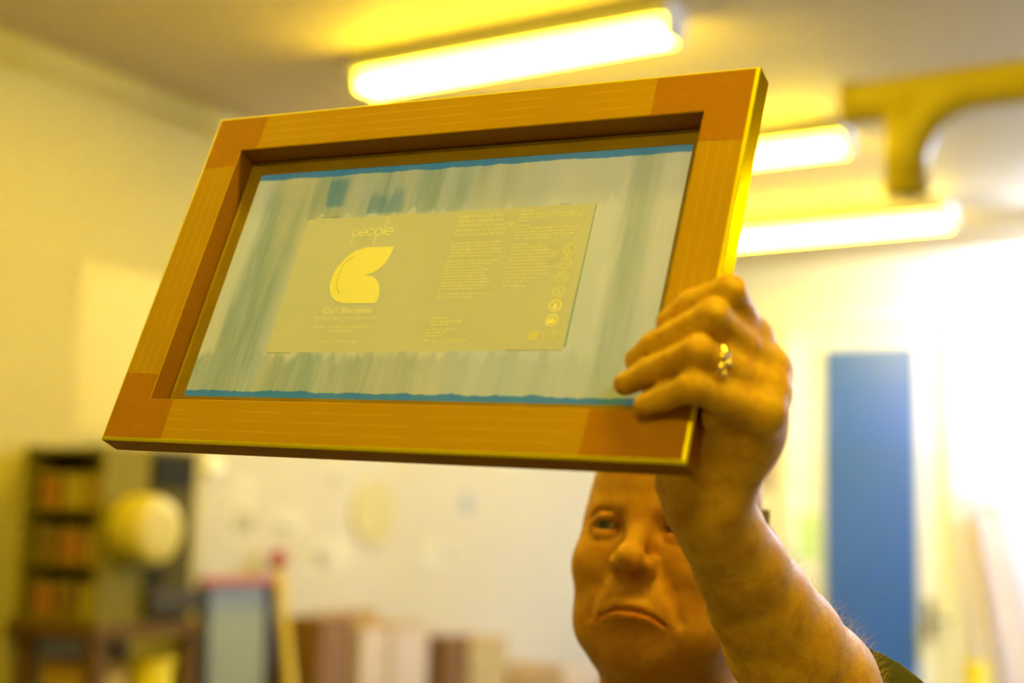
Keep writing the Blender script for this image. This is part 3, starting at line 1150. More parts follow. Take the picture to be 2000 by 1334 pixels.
# tendons and veins on the back of the hand
nback = np.array((CAM - Vector(HP['ring'][0])).normalized()) * 0.5 + np.array(Rv) * 0.86
for n_ in ('middle', 'ring', 'pinky'):
    a_ = HP[n_][0] + nback * 0.0075
    b_ = mc_w[n_] + nback * 0.0095
    f.cap(a_, a_ * 0.4 + b_ * 0.6, 3.6 * mm, 2.6 * mm, 6 * mm)
armP, armF = f.mesh()
armP = relax(armP, armF, 2)
# the skin gives way where the hand is pressed on the frame
Mi = np.array(scr.matrix_world.inverted())
Lq = (armP @ Mi[:3, :3].T + Mi[:3, 3]) / k_
mg = 1.25
for _ in range(2):
    x_, y_, z_ = Lq[:, 0], Lq[:, 1], Lq[:, 2]
    inside = (x_ < W2 + mg) & (np.abs(y_) < H2 + mg) & (z_ < mg) & (z_ > -TK - 2.5) & ((x_ > W2 - BAR - mg) | (y_ < -H2 + BAR + mg))
    cost = np.stack([mg - z_, W2 + mg - x_, np.where(y_ > -H2 + BAR, x_ - (W2 - BAR - mg), 99), np.where(x_ > W2 - 10, 99, z_ + TK + mg), np.abs(y_ + H2 + mg)])
    best = cost.argmin(0)
    for k_i, (axn, val) in enumerate(((2, mg), (0, W2 + mg), (0, W2 - BAR - mg), (2, -TK - mg), (1, -H2 - mg))):
        m_ = inside & (best == k_i)
        Lq[m_, axn] = val + (0.02 if axn == 2 and val > 0 else 0)
Mw = np.array(scr.matrix_world)
armP = (Lq * k_) @ Mw[:3, :3].T + Mw[:3, 3]

# ---- torso, arms and legs, coarser, under the clothes
hor_f = Vector((-Fv.x, -Fv.y, 0)).normalized()          # where the chest faces (towards the camera)
hor_r = Vector((0, 0, 1)).cross(hor_f).normalized()
if hor_r.dot(Rv) < 0:
    hor_r = -hor_r
neck_w = HM @ Vector(nd)
org = Vector((neck_w.x, neck_w.y, 0)) - hor_f * 0.02


def bp(r, z, fwd=0.0):
    return np.array(org + hor_r * r + hor_f * fwd + Vector((0, 0, z)))


elbow = U_(1640, 1440, 1.02)
zN = neck_w.z
sh_l = bp(0.185, zN + 0.005, 0.01)                      # his left shoulder, at the picture's right
sh_r = bp(-0.185, zN - 0.04)
el_r = bp(-0.25, zN - 0.33, -0.02)
wr_r = bp(-0.245, zN - 0.58, 0.06)
hip = 0.88
lo = np.array((org.x - 0.55, org.y - 0.55, -0.02))
hi = np.array((org.x + 0.62, org.y + 0.45, zN + 0.2))
RB = np.array([list(hor_r), list(hor_f), [0, 0, 1]])


def torso(f, g, legs=True, arms=True):
    f.ell(bp(0, zN - 0.16), (0.175 + g, 0.115 + g, 0.20 + g), 0.05, rot=RB)
    f.ell(bp(0, zN - 0.36, 0.03), (0.165 + g, 0.13 + g, 0.20 + g), 0.06, rot=RB)
    f.ell(bp(0, hip + 0.06), (0.172 + g, 0.12 + g, 0.14 + g), 0.05, rot=RB)
    f.cap(bp(-0.15, zN - 0.05), bp(0.15, zN - 0.03), 0.06 + g, 0.06 + g, 0.05)


def legs(f, g):
    for s in (-1, 1):
        f.path([bp(s * 0.095, hip), bp(s * 0.11, 0.48, 0.02), bp(s * 0.115, 0.36, 0.0), bp(s * 0.12, 0.09, -0.02)], [0.092 + g, 0.062 + g, 0.06 + g, 0.042 + g * 1.6], 0.03)


f = Field(lo, hi, 0.0055)
torso(f, 0)
legs(f, 0)
f.cap(bp(0, zN - 0.08), np.array(neck_w), 0.062, 0.060, 0.05)
f.path([sh_l, elbow], [0.056, 0.045], 0.03)
f.path([sh_r, el_r, wr_r], [0.054, 0.043, 0.027], 0.03)
ph = wr_r + np.array((0, 0, -0.05)) + np.array(hor_f) * 0.01
f.cap(wr_r, ph, 0.026, 0.028, 0.02)
for i in range(4):
    b0 = ph + np.array(hor_f) * (0.03 - 0.02 * i)
    f.path([b0, b0 + np.array((0, 0, -0.045)), b0 + np.array((0, 0, -0.078)) + np.array(hor_r) * 0.02], [0.0105, 0.0095, 0.008], 0.004)
f.path([ph + np.array(hor_f) * 0.02, ph + np.array(hor_f) * 0.05 + np.array((0, 0, -0.02)), ph + np.array(hor_f) * 0.055 + np.array((0, 0, -0.05))], [0.014, 0.011, 0.009], 0.006)
for s in (-1, 1):
    f.cap(bp(s * 0.12, 0.05, -0.03), bp(s * 0.125, 0.045, 0.12), 0.036, 0.034, 0.02)
bodyP, bodyF = f.mesh()

# skin
t = NT('skin')
att = t.n('Attribute')
att.attribute_name = 'red'
att.attribute_type = 'GEOMETRY'
blot = t.math('ADD', t.math('MULTIPLY', t.step(t.noise(38, 4), 0.35, 0.7), 0.55), t.math('MULTIPLY', t.step(t.noise(150, 3), 0.5, 0.8), 0.35))
c0 = t.mix(blot, (0.64, 0.39, 0.035, 1), (0.47, 0.235, 0.02, 1))
fre = t.math('MULTIPLY', t.step(t.noise(75, 4, (1, 1, 1), 0.6, (2, 5, 1)), 0.48, 0.62), 0.45)
c0 = t.mix(fre, c0, (0.40, 0.19, 0.012, 1))
c1 = t.mix(att.outputs['Fac'], c0, (0.44, 0.125, 0.02, 1))
b = t.bsdf(c1, 0.48, Subsurface_Weight=0.10, Subsurface_Radius=(0.010, 0.004, 0.002), Specular_IOR_Level=0.22)
b.inputs['Subsurface Scale'].default_value = 0.6
hh = t.math('ADD', t.noise(900, 2), t.math('MULTIPLY', t.noise(260, 3), 1.4))
t.bump(b, hh, 0.35, 0.0006)
skin = t.done(b)
me = to_mesh('person', [(headW, headF), (armP, armF), (bodyP, bodyF)])
person = link('person', me, skin, smooth=True)
tag(person, 'bald person in a dark t-shirt holding up the orange printing screen and looking at it', 'person')
# lips are redder than the rest of the skin
red = np.zeros(len(me.vertices), np.float32)
hl = head_local
n_h = len(hl)
yc_ = np.interp(np.abs(hl[:, 0]), [0, 10, 33], [-71.2, -71.8, -80.5])
lip = np.clip(1 - np.abs(hl[:, 1] - yc_) / np.interp(np.abs(hl[:, 0]), [0, 26, 34], [7.5, 3.5, 1]), 0, 1) * (hl[:, 2] > -14) * (np.abs(hl[:, 0]) < 36)
lip = np.clip(lip * 2.0, 0, 1) * 0.45
eyr = np.zeros(n_h)
for s in (-1, 1):
    dd = np.sqrt(((hl[:, 0] - s * 31) / 22) ** 2 + ((hl[:, 1] + 3) / 15) ** 2)
    eyr = np.maximum(eyr, np.clip(1.2 - dd, 0, 1) * (hl[:, 2] > -24) * 0.25)
nos = np.clip(1 - np.sqrt((hl[:, 0] / 20) ** 2 + ((hl[:, 1] + 40) / 16) ** 2), 0, 1) * (hl[:, 2] > 0) * 0.3
if len(me.vertices) >= n_h:
    red[:n_h] = np.maximum(np.maximum(lip + 0.42, eyr + 0.4), np.maximum(nos + 0.35, 0.45 - 0.3 * np.clip((hl[:, 1] - 20) / 40, 0, 1)))
at = me.attributes.new('red', 'FLOAT', 'POINT')
at.data.foreach_set('value', red)

# eyes
t = NT('eyeball')
sp = t.n('SeparateXYZ')
t.t.links.new(t.xyz(), sp.inputs[0])
rad = t.math('SQRT', t.math('ADD', t.math('POWER', sp.outputs[0], 2.0), t.math('POWER', sp.outputs[1], 2.0)))
c = t.mix(t.step(rad, 0.50, 0.56), (0.02, 0.02, 0.012, 1), (0.30, 0.22, 0.14, 1))
c = t.mix(t.step(rad, 0.20, 0.235), (0.004, 0.004, 0.004, 1), c)
eye_m = t.done(t.bsdf(c, 0.06, Coat_Weight=1.0))
gaze = Matrix.Rotation(radians(-10), 3, 'Y') @ Matrix.Rotation(radians(-12), 3, 'X')
for s in (-1, 1):
    bm = bmesh.new()
    bmesh.ops.create_uvsphere(bm, u_segments=32, v_segments=20, radius=1.0)
    o = obj('eye', bm, eye_m, person, smooth=True)
    o.matrix_world = HM @ Matrix.Translation((s * 31.5, -0.5, -12.6)) @ gaze.to_4x4() @ Matrix.Diagonal((12.6, 12.6, 12.6, 1))

# cropped hair round the back and sides of the head
f = Field((-100, -80, -215), (100, 140, 60), 2.5)
f.ell((0, 32, -92), (78.6, 89.6, 101.6))
X_, Y_, Z_ = np.meshgrid(*f.ax, indexing='ij')
f.a = np.maximum(f.a, np.maximum(Z_ + 112 + 0.25 * (Y_ - 20), Y_ - 40)).astype(np.float32)
f.a = np.maximum(f.a, -Y_ - 62).astype(np.float32)
hp, hf = f.mesh()
hair_m = mat('grey_stubble', (0.06, 0.05, 0.04), 0.8, 0.3, 300)
hair = link('hair', to_mesh('hair', [(xf(hp, HM), hf)]), hair_m, person, smooth=True)
hair['label'] = 'close-cropped grey hair at the back of the head'
# eyebrows: short fine hairs
bm = bmesh.new()
r = random.Random(11)
for s in (-1, 1):
    for i in range(150):
        u = r.random()
        x = s * (12 + 36 * u)
        y = 17 + 4.5 * math.sin(u * 2.4) - 4 * u + r.uniform(-2.0, 2.0)
        z = 6.5 - 0.0085 * (x * x) + r.uniform(-0.8, 0.3)
        p = Vector((x, y, z))
        q = p + Vector((s * r.uniform(3, 6), r.uniform(0.2, 2.0), r.uniform(-0.8, 0.4)))
        tube(bm, [HM @ p, HM @ q], [0.00012, 0.00003], 4)
brow = obj('eyebrows', bm, mat('brow_hair', (0.10, 0.055, 0.03), 0.7), person)
brow['kind'] = 'stuff'
# fine hairs on the forearm
bm = bmesh.new()
sel = rng.permutation(len(armP))
cnt = 0
vn = np.zeros((len(armP), 3))
q4 = np.array([q for q in armF if len(q) == 4])
fn = np.cross(armP[q4[:, 2]] - armP[q4[:, 0]], armP[q4[:, 3]] - armP[q4[:, 1]])
for c_ in range(4):
    np.add.at(vn, q4[:, c_], fn)
vn /= np.maximum(np.linalg.norm(vn, axis=1), 1e-12)[:, None]
cen = 0.5 * (U_(*fa[2][:3]) + U_(*fa[4][:3]))
if np.mean(np.einsum('ij,ij->i', vn[::50], armP[::50] - cen)) < 0:
    vn = -vn
w0 = U_(*fa[1][:3])
axis = (U_(*fa[5][:3]) - w0)
La = np.linalg.norm(axis)
axis /= La
for i in sel:
    p = armP[i]
    sft = (p - w0) @ axis
    if not (0.0 < sft < 0.32):
        continue
    if vn[i] @ np.array(Rv) < 0.15 or r.random() > 0.3 + sft * 3:
        continue
    d = vn[i] * r.uniform(0.35, 0.8) - axis * r.uniform(-0.2, 0.6) + np.array([r.uniform(-.35, .35) for _ in range(3)])
    d /= np.linalg.norm(d)
    L_ = r.uniform(0.006, 0.014)
    p1 = p + d * L_ * 0.5
    p2 = p1 + (d + np.array([r.uniform(-.4, .4) for _ in range(3)])) * L_ * 0.5
    tube(bm, [p, p1, p2], [0.00006, 0.00005, 0.00002], 3, caps=False)
    cnt += 1
    if cnt > 1600:
        break
ah = obj('arm_hair', bm, mat('fair_arm_hair', (0.62, 0.42, 0.22), 0.5), person)
ah['kind'] = 'stuff'

# ring on the ring finger
p0, p1 = Vector(HP['ring'][0]), Vector(HP['ring'][1])
rc = p0 * 0.20 + p1 * 0.80
ax_ = (p1 - p0).normalized()
qrot = ax_.to_track_quat('Z', 'Y').to_matrix()
bm = bmesh.new()
RR = 0.0104
rings = []
for k in range(40):
    a = 2 * pi * k / 40
    wv = 0.0034
    sec = [(RR, -wv), (RR + 0.0012, -wv * 0.85), (RR + 0.0019, 0), (RR + 0.0012, wv * 0.85), (RR, wv)]
    rings.append([bm.verts.new(rc + qrot @ Vector((q * cos(a), q * sin(a), z))) for q, z in sec])
for k in range(40):
    a, b_ = rings[k], rings[(k + 1) % 40]
    for j in range(5):
        bm.faces.new((a[j], a[(j + 1) % 5], b_[(j + 1) % 5], b_[j]))
gold = mat('ring_gold', (0.95, 0.80, 0.42), 0.14, 0.05, 60, Metallic=1.0)
rg = obj('ring', bm, gold, person, smooth=True)
rg['label'] = 'shiny gold ring with raised round bosses'
toc = (CAM - rc).normalized()
for j, (ua, uz) in enumerate(((-0.1, 0.002), (0.42, 0.0024), (0.25, -0.0026), (0.75, -0.0018), (-0.35, -0.0022))):
    side = ax_.cross(toc).normalized()
    tc2 = side.cross(ax_).normalized()
    if tc2.dot(toc) < 0:
        tc2 = -tc2
    dirn = tc2 * cos(ua) + (Uv - ax_ * Uv.dot(ax_)).normalized() * sin(ua)
    bm = bmesh.new()
    bmesh.ops.create_uvsphere(bm, u_segments=16, v_segments=10, radius=0.0026)
    for v in bm.verts:
        v.co += rc + dirn * (RR + 0.0015) + ax_ * uz
    obj('boss', bm, gold, rg, smooth=True)

# clothes
shirt_m = NT('dark_tshirt_cotton')
bq = shirt_m.bsdf(shirt_m.mix(shirt_m.noise(40, 3), (0.030, 0.032, 0.030, 1), (0.045, 0.046, 0.042, 1)), 0.9)
shirt_m.bump(bq, shirt_m.noise(9, 4), 0.6, 0.01)
shirt_m = shirt_m.done(bq)
f = Field(lo, hi, 0.0055)
torso(f, 0.012)
sl_e = sh_l * 0.08 + elbow * 0.92
sr_e = sh_r * 0.45 + el_r * 0.55
f.path([sh_l, sl_e, sl_e * 1.2 - sh_l * 0.2], [0.078, 0.068, 0.066], 0.04)
f.path([sh_r, sr_e], [0.072, 0.066], 0.04)
X_, Y_, Z_ = np.meshgrid(*f.ax, indexing='ij')
f.a = np.maximum(f.a, (0.84 - Z_)).astype(np.float32)
ax_l = (elbow - sh_l) / np.linalg.norm(elbow - sh_l)
dl = (X_ - sl_e[0]) * ax_l[0] + (Y_ - sl_e[1]) * ax_l[1] + (Z_ - sl_e[2]) * ax_l[2]
near = np.sqrt((X_ - sl_e[0]) ** 2 + (Y_ - sl_e[1]) ** 2 + (Z_ - sl_e[2]) ** 2) < 0.14
f.a = np.where(near, np.maximum(f.a, dl), f.a).astype(np.float32)
f.cap(bp(0, zN - 0.06), np.array(neck_w) + np.array((0, 0, 0.1)), 0.068, 0.068, 0.004, cut=True)
sp_, sf_ = f.mesh()
link('t_shirt', to_mesh('t_shirt', [(relax(sp_, sf_, 2), sf_)]), shirt_m, person, smooth=True)
f = Field(lo, hi, 0.0065)
f.ell(bp(0, hip + 0.05), (0.182, 0.13, 0.13), 0.05, rot=RB)
legs(f, 0.012)
X_, Y_, Z_ = np.meshgrid(*f.ax, indexing='ij')
f.a = np.maximum(f.a, 0.07 - Z_).astype(np.float32)
sp_, sf_ = f.mesh()
link('trousers', to_mesh('trousers', [(relax(sp_, sf_, 2), sf_)]), mat('dark_denim', (0.03, 0.04, 0.07), 0.85, 0.3, 60), person, smooth=True)
for s in (-1, 1):
    f = Field(lo, np.array((hi[0], hi[1], 0.2)), 0.005)
    f.cap(bp(s * 0.12, 0.055, -0.04), bp(s * 0.128, 0.05, 0.14), 0.046, 0.044, 0.02)
    f.cap(bp(s * 0.12, 0.11, -0.03), bp(s * 0.12, 0.06, -0.02), 0.045, 0.048, 0.02)
    X_, Y_, Z_ = np.meshgrid(*f.ax, indexing='ij')
    f.a = np.maximum(f.a, 0.001 - Z_).astype(np.float32)
    sp_, sf_ = f.mesh()
    link('shoe', to_mesh('shoe', [(relax(sp_, sf_, 1), sf_)]), mat('black_shoe', (0.02, 0.02, 0.02), 0.5), person, smooth=True)

# ------------------------------------------------------------------ things along the left wall


def cyl(bm, c, r, h, seg=24):
    return lathe(bm, [(0, 0), (r, 0), (r, h), (0, h)], seg, c)


XW = XL
Y0 = ray_at(52, 870, 0, XW).y
Xm = ray_at(207, 900, 1, Y0).x            # how far the cabinet stands out from the wall
Y1 = ray_at(384, 930, 0, Xm).y
zt_ = ray_at(207, 868, 1, Y0).z
zb_ = ray_at(207, 1222, 1, Y0).z
olive = mat('olive_grey_metal', (0.060, 0.046, 0.005), 0.6, 0.2, 6, Specular_IOR_Level=0.08)
black = mat('matt_black', (0.010, 0.009, 0.004), 0.7, Specular_IOR_Level=0.1)
dgrey = mat('slate_grey_metal', (0.045, 0.038, 0.03), 0.6, Specular_IOR_Level=0.1)
YR = Y0 + 0.20

# a rack of ink tins, open towards the room's near end
rack = thing('ink_rack', 'olive metal rack with three shelves of small tins, fixed on the yellow lit left wall', 'rack', (XW, Y0, zb_))
rackm = mat('rack_metal', (0.15, 0.12, 0.012), 0.6, 0.2, 6, Specular_IOR_Level=0.08)
wR, hR, dR = Xm - XW, zt_ - zb_, YR - Y0 - 0.002
bm = bmesh.new()
box(bm, (0.001, dR - 0.012, 0), (wR, dR, hR))
box(bm, (0.001, 0, 0), (0.02, dR - 0.012, hR))
box(bm, (wR - 0.025, 0, 0), (wR, dR - 0.012, hR))
obj('case', bm, rackm, rack)
zs = [0.0, hR * 0.31, hR * 0.62, hR - 0.02]
for z in zs:
    obj('shelf', newbox((0.0205, 0, z), (wR - 0.0255, dR - 0.0125, z + 0.014)), rackm, rack)
tin_cols = [('amber', (0.22, 0.14, 0.01)), ('rust', (0.22, 0.085, 0.01)), ('mustard', (0.26, 0.20, 0.015)), ('brown', (0.12, 0.07, 0.01))]
words = [['leftmost', 'middle', 'rightmost'], ['bottom', 'middle', 'top']]
tin0 = None
order = [[1, 3, 2], [3, 1, 0], [1, 2, 0]]
for s_i in range(3):
    for k in range(3):
        nm, c_ = tin_cols[order[s_i][k]]
        sp_ = (wR - 0.05) / 3
        rr_ = sp_ * 0.44
        th = 0.115
        x = XW + 0.022 + sp_ * (k + 0.5)
        tn = thing('ink_tin', '%s ink tin, %s of the three on the %s shelf of the olive rack' % (nm, words[0][k], words[1][s_i]), 'tin', (x, Y0 + 0.07, zb_ + zs[s_i] + 0.0141), group='ink tins in the rack')
        bm = bmesh.new()
        cyl(bm, (0, 0, 0), rr_, th - 0.012)
        obj('can', bm, mat('tin_' + nm, c_, 0.45), tn, smooth=False)
        bm = bmesh.new()
        lathe(bm, [(0, th - 0.012), (rr_ * 1.04, th - 0.012), (rr_ * 1.04, th), (rr_ * 0.9, th), (rr_ * 0.86, th - 0.005), (0, th - 0.005)], 24)
        obj('lid', bm, mat('tin_lid', (0.2, 0.16, 0.03), 0.5), tn)

# the drying machine beside it
dm = thing('drying_machine', 'dark olive machine with a black window and a pale round drum beside the rack', 'machine', (XW, YR, zb_))
wD = Xm - XW
LD = Y1 - YR
bm = newbox((0.001, 0, 0.0), (wD, LD, hR))
obj('body', bm, olive, dm, bevel=0.006)


def face_rect(x0, x1, y0, y1, d0, d1):
    a, b_ = ray_at(x0, (y0 + y1) / 2, 0, Xm), ray_at(x1, (y0 + y1) / 2, 0, Xm)
    xm_ = (x0 + x1) / 2
    za, zb2 = ray_at(xm_, y1, 0, Xm).z, ray_at(xm_, y0, 0, Xm).z
    return (wD + d0, max(a.y, YR + 0.004) - YR, za - zb_), (wD + d1, b_.y - YR, zb2 - zb_)


obj('window', newbox(*face_rect(244, 378, 888, 948, 0.0005, 0.012)), black, dm, bevel=0.003)
obj('slot', newbox(*face_rect(232, 320, 1116, 1140, 0.0005, 0.01)), black, dm)
obj('drawer', newbox(*face_rect(232, 382, 1152, 1196, 0.0005, 0.03)), dgrey, dm, bevel=0.004)
dc = ray_at(288, 1035, 0, Xm + 0.06)
bm = bmesh.new()
tube(bm, [(wD + 0.001, dc.y - YR, dc.z - zb_), (wD + 0.09, dc.y - YR, dc.z - zb_), (wD + 0.115, dc.y - YR, dc.z - zb_), (wD + 0.125, dc.y - YR, dc.z - zb_)], [0.115, 0.115, 0.105, 0.07], 36)
dr = obj('drum', bm, mat('cream_drum_enamel', (0.46, 0.385, 0.05), 0.4, 0.03), dm)
dr['label'] = 'pale round drum standing out of the front'

# table that carries them
Zt = zb_ - 0.002
tb = thing('side_bench', 'dark wooden side bench under the olive rack and the drying machine', 'bench', (XW, Y0 - 0.05, 0))
wood = mat('dark_brown_wood', (0.085, 0.045, 0.010), 0.65, 0.3, 12, Specular_IOR_Level=0.1)
LB = Y1 - Y0 + 0.08
obj('bench_top', newbox((0.02, 0, Zt - 0.045), (wD + 0.05, LB, Zt)), wood, tb, bevel=0.004)
for x in (0.05, wD - 0.01):
    for y in (0.02, LB - 0.07):
        obj('leg', newbox((x, y, 0), (x + 0.05, y + 0.05, Zt - 0.0455)), wood, tb)
obj('low_shelf', newbox((0.03, 0.01, Zt - 0.46), (wD + 0.03, LB - 0.01, Zt - 0.43)), wood, tb)
zs2 = Zt - 0.43
bx = thing('storage_box', 'mustard brown storage box on the low shelf of the side bench', 'box', (XW + 0.11, Y0 + 0.03, zs2 + 0.0005))
obj('box_body', newbox((0, 0, 0), (wD - 0.14, 0.15, 0.27)), mat('mustard_box', (0.40, 0.26, 0.03), 0.7), bx, bevel=0.004)
obj('lid', newbox((-0.006, -0.006, 0.2705), (wD - 0.134, 0.156, 0.30)), mat('mustard_box_lid', (0.20, 0.11, 0.012), 0.8, Specular_IOR_Level=0.1), bx, bevel=0.004)
tubm = mat('bright_yellow_plastic', (0.80, 0.64, 0.02), 0.4)
tbp = ray_at(292, 1290, 0, Xm - 0.06)
tub = thing('plastic_tub', 'bright yellow plastic tub on the low shelf of the side bench', 'tub', (tbp.x, tbp.y, zs2 + 0.0005))
bm = bmesh.new()
lathe(bm, [(0, 0), (0.07, 0), (0.082, 0.30), (0.076, 0.30), (0.066, 0.01), (0, 0.01)], 28)
obj('tub_body', bm, tubm, tub, smooth=False)
bm = bmesh.new()
lathe(bm, [(0.0765, 0.29), (0.09, 0.29), (0.09, 0.305), (0.0765, 0.305)], 28)
obj('rim', bm, tubm, tub)

# ---- leaning printing screens and poles
def leaning(name, label, cat, pl, pr, Xp, w_, cols, lean=0.10, group=None, depth=0.035):
    """a tall rectangular screen standing on the floor and leaning against the left wall"""
    a, b_ = ray_at(*pl, 0, Xp), ray_at(*pr, 0, Xp)
    H = a.z
    r = thing(name, label, cat, (Xp + lean, a.y, 0.005), group=group)
    r.rotation_euler = (0, -math.asin(min(lean / H, 0.5)), 0)
    W = b_.y - a.y
    Hh = math.hypot(H, 0)
    for nm, lo_, hi_, c_ in (('top_rail', (-depth / 2, 0, Hh - w_), (depth / 2, W, Hh), cols[0]), ('bottom_rail', (-depth / 2, 0, 0), (depth / 2, W, w_), cols[0]),
                             ('near_stile', (-depth / 2, 0, w_), (depth / 2, w_, Hh - w_), cols[1]), ('far_stile', (-depth / 2, W - w_, w_), (depth / 2, W, Hh - w_), cols[2])):
        obj(nm, newbox(lo_, hi_), c_, r, bevel=0.002)
    obj('mesh_sheet', newbox((-0.002, w_ + 0.0005, w_ + 0.0005), (0.002, W - w_ - 0.0005, Hh - w_ - 0.0005)), cols[3], r)
    return r


redm = mat('dull_red_paint', (0.34, 0.09, 0.05), 0.5)
navy = mat('navy_paint', (0.03, 0.03, 0.08), 0.6, Specular_IOR_Level=0.1)
t = NT('grey_blue_mesh')
sp = t.n('SeparateXYZ')
t.t.links.new(t.xyz(), sp.inputs[0])
c = t.mix(t.step(sp.outputs[2], 1.18, 1.30), (0.17, 0.19, 0.15, 1), (0.07, 0.10, 0.22, 1))
c = t.mix(t.math('MULTIPLY', t.noise(5, 3), 0.5), c, (0.22, 0.24, 0.18, 1))
gmesh = t.done(t.bsdf(c, 0.5))
dkgreen = mat('dark_green_paint', (0.02, 0.022, 0.014), 0.6, Specular_IOR_Level=0.1)
leaning('leaning_screen', 'tall grey blue mesh screen with a red top rail leaning beside the machine', 'screen printing frame', (392, 1128), (533, 1122), XW + 0.20, 0.035, (redm, dkgreen, navy, gmesh), 0.05)
pp = ray_at(543, 1092, 0, XW + 0.08)
pq = ray_at(566, 1334, 0, XW + 0.29)
d_ = (pq - pp)
foot = pp + d_ * (pp.z / (pp.z - pq.z))
pole = thing('squeegee_pole', 'yellow pole with a dark red knob leaning beside the red railed screen', 'pole', (foot.x, foot.y, 0))
up_ = pp - foot
bm = bmesh.new()
tube(bm, [up_ * 0.0 + Vector((0, 0, 0.012)), up_ * 0.97], 0.021, 16)
obj('shaft', bm, mat('yellow_pole_paint', (0.46, 0.34, 0.01), 0.4), pole)
bm = bmesh.new()
bmesh.ops.create_uvsphere(bm, u_segments=20, v_segments=12, radius=0.042)
for v in bm.verts:
    v.co += up_
obj('knob', bm, mat('dark_red_knob', (0.28, 0.02, 0.03), 0.4), pole, smooth=True)

# ---- long workbench with boxes
XB = XW + 0.32
zbench = ray_at(850, 1400, 0, XB).z
yb0 = ray_at(604, 1334, 0, XB).y
wb = thing('workbench', 'long wooden workbench along the left wall, carrying cardboard boxes', 'workbench', (XW, yb0, 0))
LBn = 7.75 - yb0
obj('worktop', newbox((0.02, 0, zbench - 0.04), (0.38, LBn, zbench)), wood, wb, bevel=0.004)
for x in (0.04, 0.30):
    for y in (0.03, LBn / 2, LBn - 0.1):
        obj('leg', newbox((x, y, 0), (x + 0.07, y + 0.07, zbench - 0.0405)), wood, wb)


def wallbox(px0, px1, pyt, cmat, label, name='cardboard_box', cat='box', X=XB, depth=0.24, lidmat=None, top_open=False, group=None):
    a, b_ = ray_at(px0, pyt, 0, X), ray_at(px1, pyt, 0, X)
    zt = ray_at((px0 + px1) / 2, pyt, 0, X).z - zbench
    r = thing(name, label, cat, (X - depth, a.y, zbench + 0.0005), group=group)
    W = b_.y - a.y
    obj('box_body', newbox((0, 0, 0), (depth, W, zt - 0.012)), cmat, r, bevel=0.003)
    tape = mat('parcel_tape', (0.42, 0.27, 0.12), 0.35)
    lm = lidmat or cmat
    bm = newbox((0, 0, zt - 0.0118), (depth, W / 2 - 0.001, zt - 0.004))
    obj('flap', bm, lm, r)
    bm = newbox((0, W / 2 + 0.001, zt - 0.0118), (depth, W, zt - 0.004))
    obj('flap', bm, lm, r)
    if not top_open:
        obj('tape', newbox((-0.0008, W / 2 - 0.025, zt - 0.0039), (depth + 0.0008, W / 2 + 0.025, zt - 0.0032)), tape, r)
    return r


cb = mat('brown_cardboard', (0.15, 0.07, 0.03), 0.8, 0.15, 10)
cb2 = mat('light_cardboard', (0.30, 0.19, 0.08), 0.8, 0.12, 10)
cbd = mat('dark_cardboard', (0.12, 0.05, 0.01), 0.8, 0.15, 10)
cbe = mat('beige_cardboard', (0.38, 0.29, 0.15), 0.8, 0.12, 10)
pw = mat('pinkish_white_carton', (0.48, 0.39, 0.37), 0.7, 0.05)
wallbox(628, 690, 1206, cb, 'brown cardboard box at the near end of the workbench, next to the yellow pole')
wallbox(706, 760, 1222, pw, 'narrow pinkish white carton right of the brown cardboard box', name='carton', cat='carton', lidmat=cb2)
wallbox(768, 838, 1218, pw, 'wider pinkish white carton, left of the dark brown box', name='carton', cat='carton', lidmat=cb2)
wallbox(866, 914, 1242, cbd, 'slim dark brown cardboard box standing on end', depth=0.2)
wallbox(920, 992, 1246, cbe, 'beige cardboard box right of the slim dark brown one', lidmat=cb2)
wallbox(1002, 1100, 1304, cb2, 'low light brown cardboard box near the far end of the workbench')
wallbox(1106, 1180, 1314, pw, 'low pinkish carton beside the man, farthest along the workbench', name='carton', cat='carton')
a = ray_at(612, 1196, 0, XW + 0.06)
b_ = ray_at(738, 1190, 0, XW + 0.06)
bd = thing('cardboard_sheet', 'tan cardboard sheet standing against the wall behind the nearest boxes', 'cardboard', (XW + 0.05, a.y, zbench + 0.0005))
o = obj('sheet', newbox((0, 0, 0), (0.012, b_.y - a.y, a.z - zbench)), cb2, bd)

# ---- flat things on the left wall
paper = mat('white_paper', (0.54, 0.52, 0.50), 0.8, 0.03)
pencil = mat('grey_pencil', (0.30, 0.29, 0.27), 0.8)


def sheet_on_wall(px0, px1, py0, py1, label, name='pinned_drawing', cat='drawing', m=None, doodle=None, group=None):
    a, b_ = ray_at(px0, (py0 + py1) / 2, 0, XW), ray_at(px1, (py0 + py1) / 2, 0, XW)
    xm_ = (px0 + px1) / 2
    zb1, zt1 = ray_at(xm_, py1, 0, XW).z, ray_at(xm_, py0, 0, XW).z
    r = thing(name, label, cat, (XW, a.y, zb1), group=group)
    W, H = b_.y - a.y, zt1 - zb1
    obj('paper', newbox((0.0005, 0, 0), (0.002, W, H)), m or paper, r)
    if doodle:
        rd_ = random.Random(doodle)
        bm = bmesh.new()
        pts = [(0.0028, W * rd_.uniform(0.25, 0.75), H * rd_.uniform(0.25, 0.75))]
        for _ in range(26):
            pts.append((0.0028, min(max(pts[-1][1] + rd_.uniform(-0.2, 0.2) * W, 0.15 * W), 0.85 * W), min(max(pts[-1][2] + rd_.uniform(-0.2, 0.2) * H, 0.15 * H), 0.85 * H)))
        tube(bm, pts, 0.0045, 5)
        obj('scribble', bm, pencil, r)
    return r


